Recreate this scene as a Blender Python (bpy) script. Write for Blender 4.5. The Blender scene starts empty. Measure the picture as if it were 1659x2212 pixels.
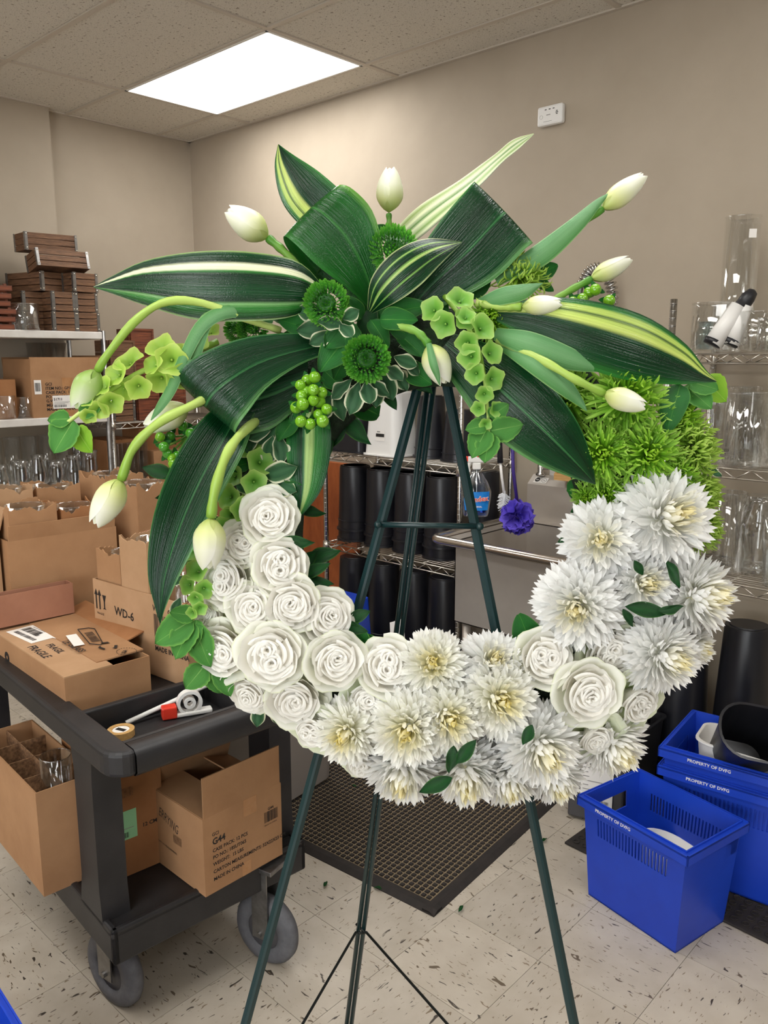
import bpy, bmesh, math, random
from math import sin, cos, pi, radians, sqrt, atan2
from mathutils import Vector, Matrix, Quaternion
random.seed(7)
SC = bpy.context.scene
COL = SC.collection
V3 = Vector
# ------------------------------------------------------------------ camera
FPX, YAW, PIT, HC = 1766.3, 0.7514, 0.1855, 1.6916
CF = V3((-sin(YAW)*cos(PIT), cos(YAW)*cos(PIT), -sin(PIT)))
CR = V3((cos(YAW), sin(YAW), 0)); CU = CR.cross(CF)
CP = V3((0, 0, HC)); FH = V3((-sin(YAW), cos(YAW), 0))
cam_d = bpy.data.cameras.new('camera'); cam = bpy.data.objects.new('camera', cam_d); COL.objects.link(cam)
cam_d.sensor_fit = 'VERTICAL'; cam_d.sensor_height = 24.0; cam_d.sensor_width = 18.0
cam_d.lens = 24.0*FPX/2212.0; cam_d.clip_start = .05
cam.matrix_world = Matrix(((CR.x, CU.x, -CF.x, CP.x), (CR.y, CU.y, -CF.y, CP.y), (CR.z, CU.z, -CF.z, CP.z), (0, 0, 0, 1)))
SC.camera = cam
# ------------------------------------------------------------------ world and view
w = bpy.data.worlds.new('room_ambient'); SC.world = w; w.use_nodes = True
w.node_tree.nodes['Background'].inputs[0].default_value = (1.0, .97, .93, 1)
w.node_tree.nodes['Background'].inputs[1].default_value = .20
SC.view_settings.view_transform = 'Standard'
try: SC.view_settings.look = 'None'
except Exception: pass
SC.view_settings.exposure = 0.0; SC.view_settings.gamma = 1.0; SC.view_settings.use_curve_mapping = False
LAMP_POWER = 12.5          # radiance of the ceiling light panels
WINDOW_POWER = 7.5        # daylight radiance in the street window behind the camera
CEIL = 3.0988; WALL_Y = 3.347; WALL_X = -4.891
# ------------------------------------------------------------------ pixel helpers (1659 x 2212 frame -> real positions)
def ray(x, y): return CF + CR*((x-829.5)/FPX) - CU*((y-1106)/FPX)
def atz(x, y, z): d = ray(x, y); return CP + d*((z-HC)/d.z)
def aty(x, y, v): d = ray(x, y); return CP + d*(v/d.y)
def atx(x, y, v): d = ray(x, y); return CP + d*(v/d.x)
# easel / wreath plane: leans back, feet near, apex far
E0 = FH*1.25; E1 = FH*1.55 + V3((0, 0, 1.675))
EV = (E1-E0).normalized(); EN = CR.cross(EV).normalized()      # EN faces the camera
def wp(x, y, off=0.0):
    d = ray(x, y); o = E0 + EN*off
    return CP + d*((o-CP).dot(EN)/d.dot(EN))
def pxm(p, n): return n*((p-CP).dot(CF))/FPX                    # n pixels at point p in metres
# ------------------------------------------------------------------ objects
def tag(o, label=None, cat=None, group=None, kind=None):
    if label: o['label'] = label
    if cat: o['category'] = cat
    if group: o['group'] = group
    if kind: o['kind'] = kind
    return o
CS, CZ = 1.0, 0.0
def thing(name, label, cat, loc=(0, 0, 0), rz=0.0, group=None, M=None):
    o = bpy.data.objects.new(name, None); COL.objects.link(o); o.empty_display_size = .05
    if M is not None: o.matrix_world = M
    else:
        o.location = (loc[0]*CS, loc[1]*CS, loc[2]*CS+CZ); o.rotation_euler = (0, 0, rz); o.scale = (CS, CS, CS)
    tag(o, label, cat, group); return o
def place(o, parent=None, M=None):
    COL.objects.link(o)
    if parent is not None: o.parent = parent
    if M is not None: o.matrix_basis = M
    return o
def meshobj(name, me, parent=None, M=None):
    return place(bpy.data.objects.new(name, me), parent, M)
def children(o): return [c for c in bpy.data.objects if c.parent == o]
def dup(root, loc=None, rz=None, label=None, scale=None, M=None):
    kids = {}
    for c in bpy.data.objects:
        if c.parent: kids.setdefault(c.parent.name, []).append(c)
    def rec(o, par):
        c = o.copy(); COL.objects.link(c); c.parent = par
        for k in kids.get(o.name, []): rec(k, c)
        return c
    r = rec(root, None)
    if loc is not None: r.location = loc
    if rz is not None: r.rotation_euler = (0, 0, rz)
    if scale is not None: r.scale = scale if hasattr(scale, '__len__') else (scale,)*3
    if M is not None: r.matrix_basis = M
    if label: r['label'] = label
    return r
class MB:
    def __init__(s): s.v = []; s.f = []; s.uv = []; s.has = False; s.mi = []; s.cm = 0
    def add(s, vs, fs, uvs=None, M=None):
        b = len(s.v)
        for i, p in enumerate(vs):
            p = V3(p); s.v.append(M @ p if M is not None else p)
            s.uv.append(uvs[i] if uvs else (0, 0))
        if uvs: s.has = True
        for f in fs: s.f.append([b+i for i in f]); s.mi.append(s.cm)
        return s
    def box(s, x0, x1, y0, y1, z0, z1, M=None, b=0.0):
        if b <= 0:
            vs = [(x0,y0,z0),(x1,y0,z0),(x1,y1,z0),(x0,y1,z0),(x0,y0,z1),(x1,y0,z1),(x1,y1,z1),(x0,y1,z1)]
            return s.add(vs, [(0,3,2,1),(4,5,6,7),(0,1,5,4),(1,2,6,5),(2,3,7,6),(3,0,4,7)], None, M)
        # chamfered box
        b = min(b, (x1-x0)*.45, (y1-y0)*.45, (z1-z0)*.45)
        bm = bmesh.new(); bmesh.ops.create_cube(bm, size=1.0)
        for v in bm.verts:
            v.co = V3((x0+(v.co.x+.5)*(x1-x0), y0+(v.co.y+.5)*(y1-y0), z0+(v.co.z+.5)*(z1-z0)))
        bmesh.ops.bevel(bm, geom=bm.edges[:], offset=b, segments=2, affect='EDGES', profile=.5)
        bm.verts.index_update()
        s.add([v.co.copy() for v in bm.verts], [[v.index for v in f.verts] for f in bm.faces], None, M); bm.free(); return s
    def tube(s, pts, r, seg=8, M=None, cap=True):
        pts = [V3(p) for p in pts]; n = len(pts)
        rs = r if hasattr(r, '__len__') else [r]*n
        vs = []; fs = []; uvs = []
        t = (pts[1]-pts[0]).normalized(); a = t.orthogonal().normalized()
        for i in range(n):
            t2 = (pts[min(i+1, n-1)]-pts[max(i-1, 0)])
            t2 = t2.normalized() if t2.length > 1e-9 else t
            q = t.rotation_difference(t2); a = (q @ a).normalized(); t = t2; bb = t.cross(a)
            for k in range(seg):
                an = 2*pi*k/seg; vs.append(pts[i] + (a*cos(an)+bb*sin(an))*rs[i]); uvs.append((i/(n-1), k/seg))
        for i in range(n-1):
            for k in range(seg):
                k2 = (k+1) % seg; fs.append((i*seg+k, i*seg+k2, (i+1)*seg+k2, (i+1)*seg+k))
        if cap: fs.append(tuple(reversed(range(seg)))); fs.append(tuple((n-1)*seg+k for k in range(seg)))
        return s.add(vs, fs, uvs, M)
    def lathe(s, prof, seg=24, M=None, fr=None, close=False):
        vs = []; fs = []; uvs = []; n = len(prof)
        for i, (r, z) in enumerate(prof):
            for k in range(seg):
                a = 2*pi*k/seg; rr = r*(fr(a, z) if fr else 1); vs.append((rr*cos(a), rr*sin(a), z)); uvs.append((i/(n-1), k/seg))
        for i in range(n-1 if not close else n):
            j = (i+1) % n
            for k in range(seg):
                k2 = (k+1) % seg; fs.append((i*seg+k, i*seg+k2, j*seg+k2, j*seg+k))
        if not close:
            if prof[0][0] > 1e-6: fs.append(tuple(reversed(range(seg))))
            if prof[-1][0] > 1e-6: fs.append(tuple((n-1)*seg+k for k in range(seg)))
        return s.add(vs, fs, uvs, M)
    def prism(s, poly, z0, z1, M=None):
        n = len(poly)
        vs = [(x, y, z0) for x, y in poly] + [(x, y, z1) for x, y in poly]
        fs = [tuple(reversed(range(n))), tuple(range(n, 2*n))] + [(i, (i+1) % n, n+(i+1) % n, n+i) for i in range(n)]
        return s.add(vs, fs, None, M)
    def grid(s, rows, M=None, uvs=None):
        nu = len(rows); nv = len(rows[0])
        vs = [p for r in rows for p in r]
        uu = uvs or [(i/(nu-1), j/(nv-1)) for i in range(nu) for j in range(nv)]
        fs = [(i*nv+j, i*nv+j+1, (i+1)*nv+j+1, (i+1)*nv+j) for i in range(nu-1) for j in range(nv-1)]
        return s.add(vs, fs, uu, M)
    def mesh(s, name, mats, smooth=False):
        me = bpy.data.meshes.new(name)
        me.from_pydata([tuple(p) for p in s.v], [], s.f)
        if not hasattr(mats, '__len__'): mats = [mats]
        for m in mats: me.materials.append(m)
        if len(mats) > 1: me.polygons.foreach_set('material_index', s.mi)
        if s.has:
            l = me.uv_layers.new(name='UVMap'); arr = []
            for p in me.polygons:
                for vi in p.vertices: arr += s.uv[vi]
            l.data.foreach_set('uv', arr)
        if smooth:
            me.polygons.foreach_set('use_smooth', [True]*len(me.polygons))
        me.update(); return me
    def build(s, name, mats, parent=None, M=None, smooth=False, ang=None):
        me = s.mesh(name, mats, smooth or ang is not None)
        if ang is not None:
            bm = bmesh.new(); bm.from_mesh(me); c = cos(radians(ang))
            for e in bm.edges:
                if len(e.link_faces) == 2:
                    e.smooth = e.link_faces[0].normal.dot(e.link_faces[1].normal) > c
            bm.to_mesh(me); bm.free()
        return meshobj(name, me, parent, M)
def T(x, y, z): return Matrix.Translation((x, y, z))
def RZ(a): return Matrix.Rotation(a, 4, 'Z')
def RX(a): return Matrix.Rotation(a, 4, 'X')
def RY(a): return Matrix.Rotation(a, 4, 'Y')
def frame(P, zdir, spin=0.0, sc=1.0, up=None):
    z = zdir.normalized(); u = up or EV
    x = u.cross(z)
    x = x.normalized() if x.length > 1e-4 else z.orthogonal().normalized()
    y = z.cross(x)
    m = Matrix(((x.x, y.x, z.x, 0), (x.y, y.y, z.y, 0), (x.z, y.z, z.z, 0), (0, 0, 0, 1))) @ RZ(spin)
    sc = sc if hasattr(sc, '__len__') else (sc, sc, sc)
    return Matrix.Translation(P) @ m @ Matrix.Diagonal((*sc, 1))
def crom(pts, n):
    pts = [tuple(p) for p in pts]; m = len(pts)
    ext = [tuple(2*a-b for a, b in zip(pts[0], pts[1]))] + pts + [tuple(2*a-b for a, b in zip(pts[-1], pts[-2]))]
    out = []
    for i in range(n):
        t = i/(n-1)*(m-1); k = min(int(t), m-2); f = t-k
        p0, p1, p2, p3 = ext[k:k+4]
        out.append(tuple(.5*(2*b+(c-a)*f+(2*a-5*b+4*c-d)*f*f+(3*b-a-3*c+d)*f**3) for a, b, c, d in zip(p0, p1, p2, p3)))
    return out
# ------------------------------------------------------------------ materials
def srgb(*c):
    if len(c) == 1: c = c[0]
    return tuple(((x/255)/12.92 if x/255 <= .04045 else ((x/255+.055)/1.055)**2.4) for x in c) + (1,)
class NT:
    def __init__(s, name):
        s.m = bpy.data.materials.new(name); s.m.use_nodes = True; s.t = s.m.node_tree; s.n = s.t.nodes
        s.b = s.n['Principled BSDF']; s.out = s.n['Material Output']
    def nd(s, typ, ins=None, **kw):
        x = s.n.new(typ)
        for k, v in kw.items(): setattr(x, k, v)
        for k, v in (ins or {}).items():
            if isinstance(v, tuple) and len(v) == 2 and hasattr(v[0], 'outputs'): s.t.links.new(v[0].outputs[v[1]], x.inputs[k])
            elif hasattr(v, 'outputs'): s.t.links.new(v.outputs[0], x.inputs[k])
            else: x.inputs[k].default_value = v
        return x
    def lk(s, a, o, b, i): s.t.links.new(a.outputs[o], b.inputs[i])
    def ramp(s, fac, stops, interp='LINEAR', o=0):
        r = s.n.new('ShaderNodeValToRGB'); r.color_ramp.interpolation = interp
        e = r.color_ramp.elements
        while len(e) < len(stops): e.new(.5)
        for k, (p, c) in enumerate(stops): e[k].position = p; e[k].color = c if len(c) == 4 else (*c, 1)
        s.t.links.new(fac.outputs[o], r.inputs[0]); return r
    def math(s, op, a, b=None, clamp=False):
        x = s.n.new('ShaderNodeMath'); x.operation = op; x.use_clamp = clamp
        for i, q in enumerate((a, b)):
            if q is None: continue
            if isinstance(q, (int, float)): x.inputs[i].default_value = q
            elif isinstance(q, tuple): s.t.links.new(q[0].outputs[q[1]], x.inputs[i])
            else: s.t.links.new(q.outputs[0], x.inputs[i])
        return x
    def mix(s, fac, a, b):
        x = s.n.new('ShaderNodeMix'); x.data_type = 'RGBA'
        for i, q in ((0, fac), (6, a), (7, b)):
            if hasattr(q, 'outputs'): s.t.links.new(q.outputs[0 if q.bl_idname != 'ShaderNodeMix' else 2], x.inputs[i])
            else: x.inputs[i].default_value = q
        return x
    def col(s, x): s.t.links.new(x.outputs[2 if x.bl_idname == 'ShaderNodeMix' else 0], s.b.inputs['Base Color'])
    def bump(s, h, strength=.3, dist=.01, o=0):
        x = s.n.new('ShaderNodeBump'); x.inputs['Strength'].default_value = strength; x.inputs['Distance'].default_value = dist
        s.t.links.new(h.outputs[o], x.inputs['Height']); s.t.links.new(x.outputs[0], s.b.inputs['Normal']); return x
    def noise(s, scale=5, detail=3, rough=.5, stretch=None, coord='Object', dist=0):
        tc = s.n.new('ShaderNodeTexCoord'); src = (tc, coord)
        if stretch:
            mp = s.nd('ShaderNodeMapping', {'Vector': src}); mp.inputs['Scale'].default_value = stretch; src = (mp, 0)
        return s.nd('ShaderNodeTexNoise', {'Vector': src, 'Scale': scale, 'Detail': detail, 'Roughness': rough, 'Distortion': dist})
    def set(s, **k):
        for a, v in k.items():
            s.b.inputs[{'rough': 'Roughness', 'metal': 'Metallic', 'spec': 'Specular IOR Level', 'coat': 'Coat Weight', 'coatr': 'Coat Roughness', 'alpha': 'Alpha', 'trans': 'Transmission Weight', 'ior': 'IOR', 'sss': 'Subsurface Weight'}[a]].default_value = v
        return s
    def translucent(s, amt, colsrc):
        tr = s.n.new('ShaderNodeBsdfTranslucent'); mx = s.n.new('ShaderNodeMixShader'); mx.inputs[0].default_value = amt
        if hasattr(colsrc, 'outputs'): s.t.links.new(colsrc.outputs[2 if colsrc.bl_idname == 'ShaderNodeMix' else 0], tr.inputs[0])
        else: tr.inputs[0].default_value = colsrc
        s.lk(s.b, 0, mx, 1); s.lk(tr, 0, mx, 2); s.lk(mx, 0, s.out, 0)
def plain(name, c, rough=.5, metal=0, c2=None, scale=20, stretch=None, bump=0, bscale=None, lo=.35, hi=.65, detail=4, bdist=.002, spec=None, coat=0):
    n = NT(name); n.set(rough=rough, metal=metal)
    if spec is not None: n.set(spec=spec)
    if coat: n.set(coat=coat, coatr=.1)
    if c2:
        nz = n.noise(scale, detail, .6, stretch); n.col(n.ramp(nz, [(lo, c), (hi, c2)]))
    else: n.b.inputs['Base Color'].default_value = c
    if bump: n.bump(n.noise(bscale or scale, 3, .5, stretch), bump, bdist)
    return n.m
M = {}
def mk(k, *a, **kw): M[k] = plain(k, *a, **kw); return M[k]
# ------------------------------------------------------------------ surface materials
mk('wall_paint', srgb(174,161,143), .75, c2=srgb(168,155,137), scale=3, bump=.12, bscale=220, bdist=.001)
mk('t_bar', srgb(196,186,172), .5)
mk('joint', srgb(96,84,70), .9)
mk('white_plastic', srgb(232,230,226), .4)
mk('grey_print', srgb(150,146,142), .6)
mk('black_print', srgb(30,26,24), .7)
mk('black_plastic', srgb(26,26,29), .42, c2=srgb(36,36,40), scale=14, bump=.05, bscale=60)
mk('bucket_black', srgb(20,20,24), .33, c2=srgb(34,34,40), scale=9, stretch=(1,1,.2), lo=.3, hi=.75)
mk('cart_black', srgb(26,25,27), .5, c2=srgb(40,38,39), scale=7, bump=.25, bscale=180, bdist=.001)
mk('chrome', srgb(190,188,184), .22, 1.0)
mk('wire_chrome', srgb(206,200,190), .3, 1.0)
mk('steel', srgb(206,199,190), .36, .62, c2=srgb(192,184,175), scale=3)
mk('steel_bright', srgb(205,198,190), .25, 1.0)
mk('easel_green', srgb(8,42,44), .35, coat=.15)
mk('wire_black', srgb(22,26,24), .4, .4)
mk('blue_plastic', srgb(22,66,190), .42, c2=srgb(18,58,176), scale=4, bump=.05, bscale=150)
mk('grey_plastic', srgb(150,142,135), .45)
mk('dark_grey_plastic', srgb(70,68,70), .45)
mk('paper', srgb(236,232,226), .8)
mk('green_label', srgb(150,210,160), .7)
mk('white_shelf', srgb(222,218,212), .55, c2=srgb(208,202,194), scale=8)
mk('galvanised', srgb(150,148,146), .38, .9, c2=srgb(120,118,116), scale=20)
mk('rubber', srgb(84,84,88), .75, c2=srgb(100,100,104), scale=30, bump=.3, bscale=120)
mk('mat_rubber', srgb(44,37,33), .8, c2=srgb(34,29,26), scale=25, bump=.2, bscale=200)
mk('mat_rib', srgb(150,132,104), .85, c2=srgb(112,96,74), scale=160)
mk('screw', srgb(214,206,188), .25, 1.0)
mk('purple_net', srgb(104,84,206), .6, c2=srgb(84,66,190), scale=30)
mk('purple', srgb(56,36,120), .35)
mk('bristle', srgb(226,228,230), .6)
mk('red_plastic', srgb(222,60,42), .35)
mk('yellow', srgb(222,186,44), .7, c2=srgb(196,156,30), scale=40, bump=.4, bscale=90)
mk('pale_wood', srgb(206,166,106), .6, c2=srgb(186,142,84), scale=10, stretch=(1,12,12))
mk('crack_wood', srgb(126,90,62), .7, c2=srgb(80,54,36), scale=12, stretch=(1,1,14), bump=.4, bscale=30)
mk('reddish_wood', srgb(132,72,44), .6, c2=srgb(82,42,28), scale=9, stretch=(1,1,16), bump=.3, bscale=30)
mk('orange_wood', srgb(170,92,46), .55, c2=srgb(140,70,32), scale=5, stretch=(3,3,1))
def cardboard(k, c, c2):
    n = NT(k); n.set(rough=.85, spec=.2)
    nz = n.noise(6, 5, .6); r = n.ramp(nz, [(.3, c), (.7, c2)]); n.col(r)
    n.bump(n.noise(28, 3, .5), .25, .003); M[k] = n.m
cardboard('card', srgb(172,132,96), srgb(154,115,82))
cardboard('card_pale', srgb(184,148,114), srgb(168,132,98))
cardboard('card_brown', srgb(164,116,78), srgb(148,102,66))
cardboard('card_red', srgb(168,120,96), srgb(150,104,82))
mk('card_edge', srgb(150,112,78), .9, c2=srgb(96,68,46), scale=90)
mk('tape', srgb(168,120,78), .25, c2=srgb(178,132,90), scale=30)
def glassm(k, tint, fr=.045, rough=.02):
    n = NT(k); tr = n.n.new('ShaderNodeBsdfTransparent'); tr.inputs[0].default_value = tint
    gl = n.n.new('ShaderNodeBsdfGlossy'); gl.inputs['Roughness'].default_value = rough; gl.inputs[0].default_value = (1, 1, 1, 1)
    lw = n.n.new('ShaderNodeLayerWeight'); lw.inputs[0].default_value = .35
    mm = n.math('MULTIPLY_ADD', (lw, 1), .55); mm.inputs[2].default_value = fr
    nz = n.noise(26, 2, .5); bp = n.n.new('ShaderNodeBump'); bp.inputs['Strength'].default_value = .15; bp.inputs['Distance'].default_value = .003
    n.lk(nz, 0, bp, 'Height'); n.lk(bp, 0, gl, 'Normal')
    mx = n.n.new('ShaderNodeMixShader'); n.lk(mm, 0, mx, 0); n.lk(tr, 0, mx, 1); n.lk(gl, 0, mx, 2); n.lk(mx, 0, n.out, 0)
    M[k] = n.m
glassm('glass', (.965, .97, .965, 1)); glassm('glass_blue', (.8, .9, .93, 1)); glassm('acrylic', (.9, .9, .88, 1), .12, .1)
glassm('spray_plastic', (.86, .92, .97, 1), .1, .1); glassm('blue_liquid', (.08, .42, .85, 1), .06, .05)
# ceiling panel
n = NT('ceiling_panel'); n.set(rough=.9)
a = n.noise(170, 2, .6); b = n.noise(60, 2, .5)
sp = n.ramp(a, [(.30, srgb(120,112,100)), (.40, srgb(214,208,196))]); sp2 = n.ramp(b, [(.32, srgb(150,140,126)), (.38, srgb(226,220,210))])
x = n.n.new('ShaderNodeMix'); x.data_type = 'RGBA'; x.blend_type = 'DARKEN'; x.inputs[0].default_value = 1; n.lk(sp, 0, x, 6); n.lk(sp2, 0, x, 7); n.col(x)
n.bump(a, .5, .003); M['panel'] = n.m
# vinyl floor tile: pale beige with long dark flecks, per-tile tone
n = NT('vinyl_tile'); n.set(rough=.42)
info = n.n.new('ShaderNodeObjectInfo'); tc = n.n.new('ShaderNodeTexCoord')
off = n.nd('ShaderNodeVectorMath', {0: (info, 'Location')}, operation='SCALE'); off.inputs['Scale'].default_value = 7.3
ad = n.nd('ShaderNodeVectorMath', {0: (tc, 'Object'), 1: off}, operation='ADD')
def flk(scale, st, lo, hi, c):
    mp = n.nd('ShaderNodeMapping', {'Vector': ad}); mp.inputs['Scale'].default_value = st
    nz = n.nd('ShaderNodeTexNoise', {'Vector': mp, 'Scale': scale, 'Detail': 2.0, 'Roughness': .5, 'Distortion': .6})
    return n.ramp(nz, [(lo, (0, 0, 0, 1)), (hi, (1, 1, 1, 1))])
base = n.ramp((lambda q: q)(n.nd('ShaderNodeTexNoise', {'Vector': ad, 'Scale': 9.0, 'Detail': 4.0})), [(.3, srgb(192,182,167)), (.7, srgb(176,165,149))])
m1 = n.mix(flk(52, (.42, 1.5, 1), .675, .70, 0), base, srgb(62,54,46))
m2 = n.mix(flk(95, (.4, 1.3, 1), .66, .69, 0), m1, srgb(128,112,92))
m3 = n.mix(flk(38, (.5, 1.2, 1), .70, .715, 0), m2, srgb(96,82,66))
hs = n.nd('ShaderNodeHueSaturation'); n.lk(m3, 2, hs, 'Color'); vv = n.math('MULTIPLY_ADD', (info, 'Random'), .12); vv.inputs[2].default_value = .92; n.lk(vv, 0, hs, 'Value')
n.col(hs); M['tile'] = n.m
# light diffuser
n = NT('diffuser'); em = n.n.new('ShaderNodeEmission'); em.inputs[0].default_value = (1, .985, .955, 1); em.inputs[1].default_value = LAMP_POWER
n.lk(em, 0, n.out, 0); M['diffuser'] = n.m
# ------------------------------------------------------------------ floor of vinyl tiles
TS = .3048; TX, TY = -1.3905, 1.5027
fl = MB().box(-5.4, 3.2, -3.2, WALL_Y+.1, -.12, -.0035).build('floor', M['joint']); tag(fl, kind='structure')
tb = MB(); g = TS/2-.0007
tb.box(-g, g, -g, g, -.0035, 0); tme = tb.mesh('tile', M['tile'])
def inview(p, m=90):
    d = V3(p)-CP; z = d.dot(CF)
    if z < .05: return False
    x = 829.5+FPX*d.dot(CR)/z; y = 1106-FPX*d.dot(CU)/z
    return -m < x < 1659+m and -m < y < 2212+m
for i in range(-14, 14):
    for j in range(-10, 7):
        cx = TX+(i+.5)*TS; cy = TY+(j+.5)*TS
        if cy > WALL_Y-.02 or cx < WALL_X: continue
        vis = inview((cx, cy, 0), 160)
        if not vis: continue
        meshobj('tile', tme, fl, T(cx, cy, 0) @ RZ(pi/2*((i+j) % 2)))
far = MB(); 
for i in range(-14, 14):
    for j in range(-15, 7):
        cx = TX+(i+.5)*TS; cy = TY+(j+.5)*TS
        if cy > WALL_Y-.02 or cx < WALL_X or inview((cx, cy, 0), 160): continue
        far.box(cx-g, cx+g, cy-g, cy+g, -.0035, 0)
tag(far.build('tile_field', M['tile'], fl), kind='stuff')
# ------------------------------------------------------------------ walls
wl = MB().box(WALL_X-.15, 3.2, WALL_Y, WALL_Y+.15, 0, CEIL).build('wall_back', M['wall_paint']); tag(wl, kind='structure')
wl = MB().box(WALL_X-.15, WALL_X, -3.2, WALL_Y, 0, CEIL).build('wall_left', M['wall_paint']); tag(wl, kind='structure')
MB().box(WALL_X, WALL_X+.07, -3.2, 2.356, 0, CEIL).build('furred_wall_section', M['wall_paint'], wl)
bb = MB().box(WALL_X, 3.2, WALL_Y-.012, WALL_Y, 0, .1, b=.004).build('baseboard_back', M['dark_grey_plastic']); tag(bb, kind='structure')
# street side behind the camera: wall with a wide window that lets the daylight in
FY = -3.2; wx0, wx1, wz0, wz1 = -1.6, 2.2, .75, 2.45
mb = MB(); mb.box(-5.1, wx0, FY-.15, FY, 0, CEIL); mb.box(wx1, 3.2, FY-.15, FY, 0, CEIL); mb.box(wx0, wx1, FY-.15, FY, 0, wz0); mb.box(wx0, wx1, FY-.15, FY, wz1, CEIL)
wl = mb.build('wall_front', M['wall_paint']); tag(wl, kind='structure')
wn = MB(); 
for a, b, c, d in ((wx0, wx1, wz0, wz0+.06), (wx0, wx1, wz1-.06, wz1), (wx0, wx0+.06, wz0, wz1), (wx1-.06, wx1, wz0, wz1), (.27, .33, wz0, wz1)): wn.box(a, b, FY-.1, FY-.02, c, d)
wn = wn.build('window_1', M['galvanised']); tag(wn, kind='structure')
nn = NT('daylight'); em = nn.n.new('ShaderNodeEmission'); em.inputs[0].default_value = (.94, .975, 1.0, 1); em.inputs[1].default_value = WINDOW_POWER; nn.lk(em, 0, nn.out, 0); M['daylight'] = nn.m
for a, b in ((wx0+.06, .27), (.33, wx1-.06)): MB().box(a, b, FY-.09, FY-.08, wz0+.06, wz1-.06).build('window_pane', M['daylight'], wn)
# ------------------------------------------------------------------ suspended ceiling
ce = MB().box(-5.1, 3.2, -3.2, WALL_Y+.1, CEIL+.03, CEIL+.1).build('ceiling', M['joint']); tag(ce, kind='structure')
CX0, CY0, CLX, CLY = -4.235, 2.487, 1.2192, .6096
xs = [CX0+k*CLX for k in range(-1, 7)]; ys = [CY0+k*CLY for k in range(-10, 3)]
xs = [max(WALL_X, v) for v in xs]; ys = [min(WALL_Y, v) for v in ys]
lamps = {(1, 10), (3, 8), (3, 5), (1, 5), (5, 8), (5, 5), (3, 2)}
pm = {}
for i in range(len(xs)-1):
    for j in range(len(ys)-1):
        if (i, j) in lamps: continue
        sx, sy = xs[i+1]-xs[i]-.024, ys[j+1]-ys[j]-.024
        if sx < .02 or sy < .02: continue
        key = (round(sx, 3), round(sy, 3))
        if key not in pm: pm[key] = MB().box(-sx/2, sx/2, -sy/2, sy/2, 0, .012, b=.003).mesh('ceiling_panel', M['panel'])
        meshobj('ceiling_panel', pm[key], ce, T((xs[i]+xs[i+1])/2, (ys[j]+ys[j+1])/2, CEIL+.004))
for v in xs[1:]:
    MB().box(v-.012, v+.012, -3.2, WALL_Y, CEIL-.002, CEIL+.02).build('grid_bar', M['t_bar'], ce)
for v in ys[:-1]:
    MB().box(WALL_X, 3.2, v-.012, v+.012, CEIL-.0015, CEIL+.02).build('grid_bar', M['t_bar'], ce)
MB().box(WALL_X, 3.2, WALL_Y-.022, WALL_Y, CEIL-.003, CEIL+.01).build('wall_angle', M['t_bar'], ce)
MB().box(WALL_X, WALL_X+.022, 2.356, WALL_Y, CEIL-.003, CEIL+.01).build('wall_angle', M['t_bar'], ce)
MB().box(WALL_X+.07, WALL_X+.092, -3.2, 2.356, CEIL-.003, CEIL+.01).build('wall_angle', M['t_bar'], ce)
LN = {(3, 8): 'over the easel and cart', (3, 5): 'just behind the photographer', (1, 5): 'over the far left of the room', (5, 8): 'over the right side of the room', (5, 5): 'at the right behind the photographer', (3, 2): 'nearest the street window', (1, 10): ''}
for (i, j) in sorted(lamps):
    cx, cy = (xs[i]+xs[i+1])/2, (ys[j]+ys[j+1])/2
    t = thing('ceiling_light', 'rectangular white ceiling light panel near the room corner' if (i, j) == (1, 10) else 'rectangular ceiling light panel '+LN[(i, j)], 'ceiling light', (cx, cy, CEIL), 0, 'recessed ceiling light panels')
    f = MB()
    for s in (-1, 1):
        f.box(-.597, .597, s*.2925-.007, s*.2925+.007, -.004, .03); f.box(s*.592-.007, s*.592+.007, -.2995, .2995, -.004, .03)
    f.build('light_frame', M['white_plastic'], t)
    MB().box(-.586, .586, -.2865, .2865, 0, .008).build('diffuser', M['diffuser'], t)
# ------------------------------------------------------------------ alarm on the back wall
p0 = aty(1163, 272, WALL_Y-.02); p1 = aty(1219, 226, WALL_Y-.02)
aw, ah = .128, .082
t = thing('carbon_monoxide_alarm', 'white wall-mounted gas alarm high on the beige wall', 'alarm', ((p0.x+p1.x)/2, WALL_Y, (p0.z+p1.z)/2))
MB().box(-aw/2, aw/2, -.034, -.004, -ah/2, ah/2, b=.009).build('housing', M['white_plastic'], t)
MB().box(-aw/2+.01, aw/2-.01, -.006, 0, -ah/2+.008, ah/2-.008).build('back_plate', M['white_plastic'], t)
for q in (-.02, .0, .02): MB().box(q-.0045, q+.0045, -.0348, -.0335, .022, .0255).build('vent_slot', M['black_print'], t)
for zz, ww in ((.011, .004), (.005, .0065), (-.001, .004)): MB().box(.037-ww, .037+ww, -.0348, -.0335, zz-.0016, zz+.0016).build('sounder_slot', M['black_print'], t)
MB().lathe([(.008, .0335), (.008, .0349), (.0072, .0349), (.0072, .0335)], 20, T(-.042, 0, -.004) @ RX(pi/2), close=True).build('test_button', M['grey_print'], t)
MB().box(-.016, .004, -.0347, -.0335, -.0005, .003).build('maker_mark', M['grey_print'], t)
MB().box(-.03, .012, -.0347, -.0335, -.026, -.0245).build('printed_line', M['grey_print'], t)
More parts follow.
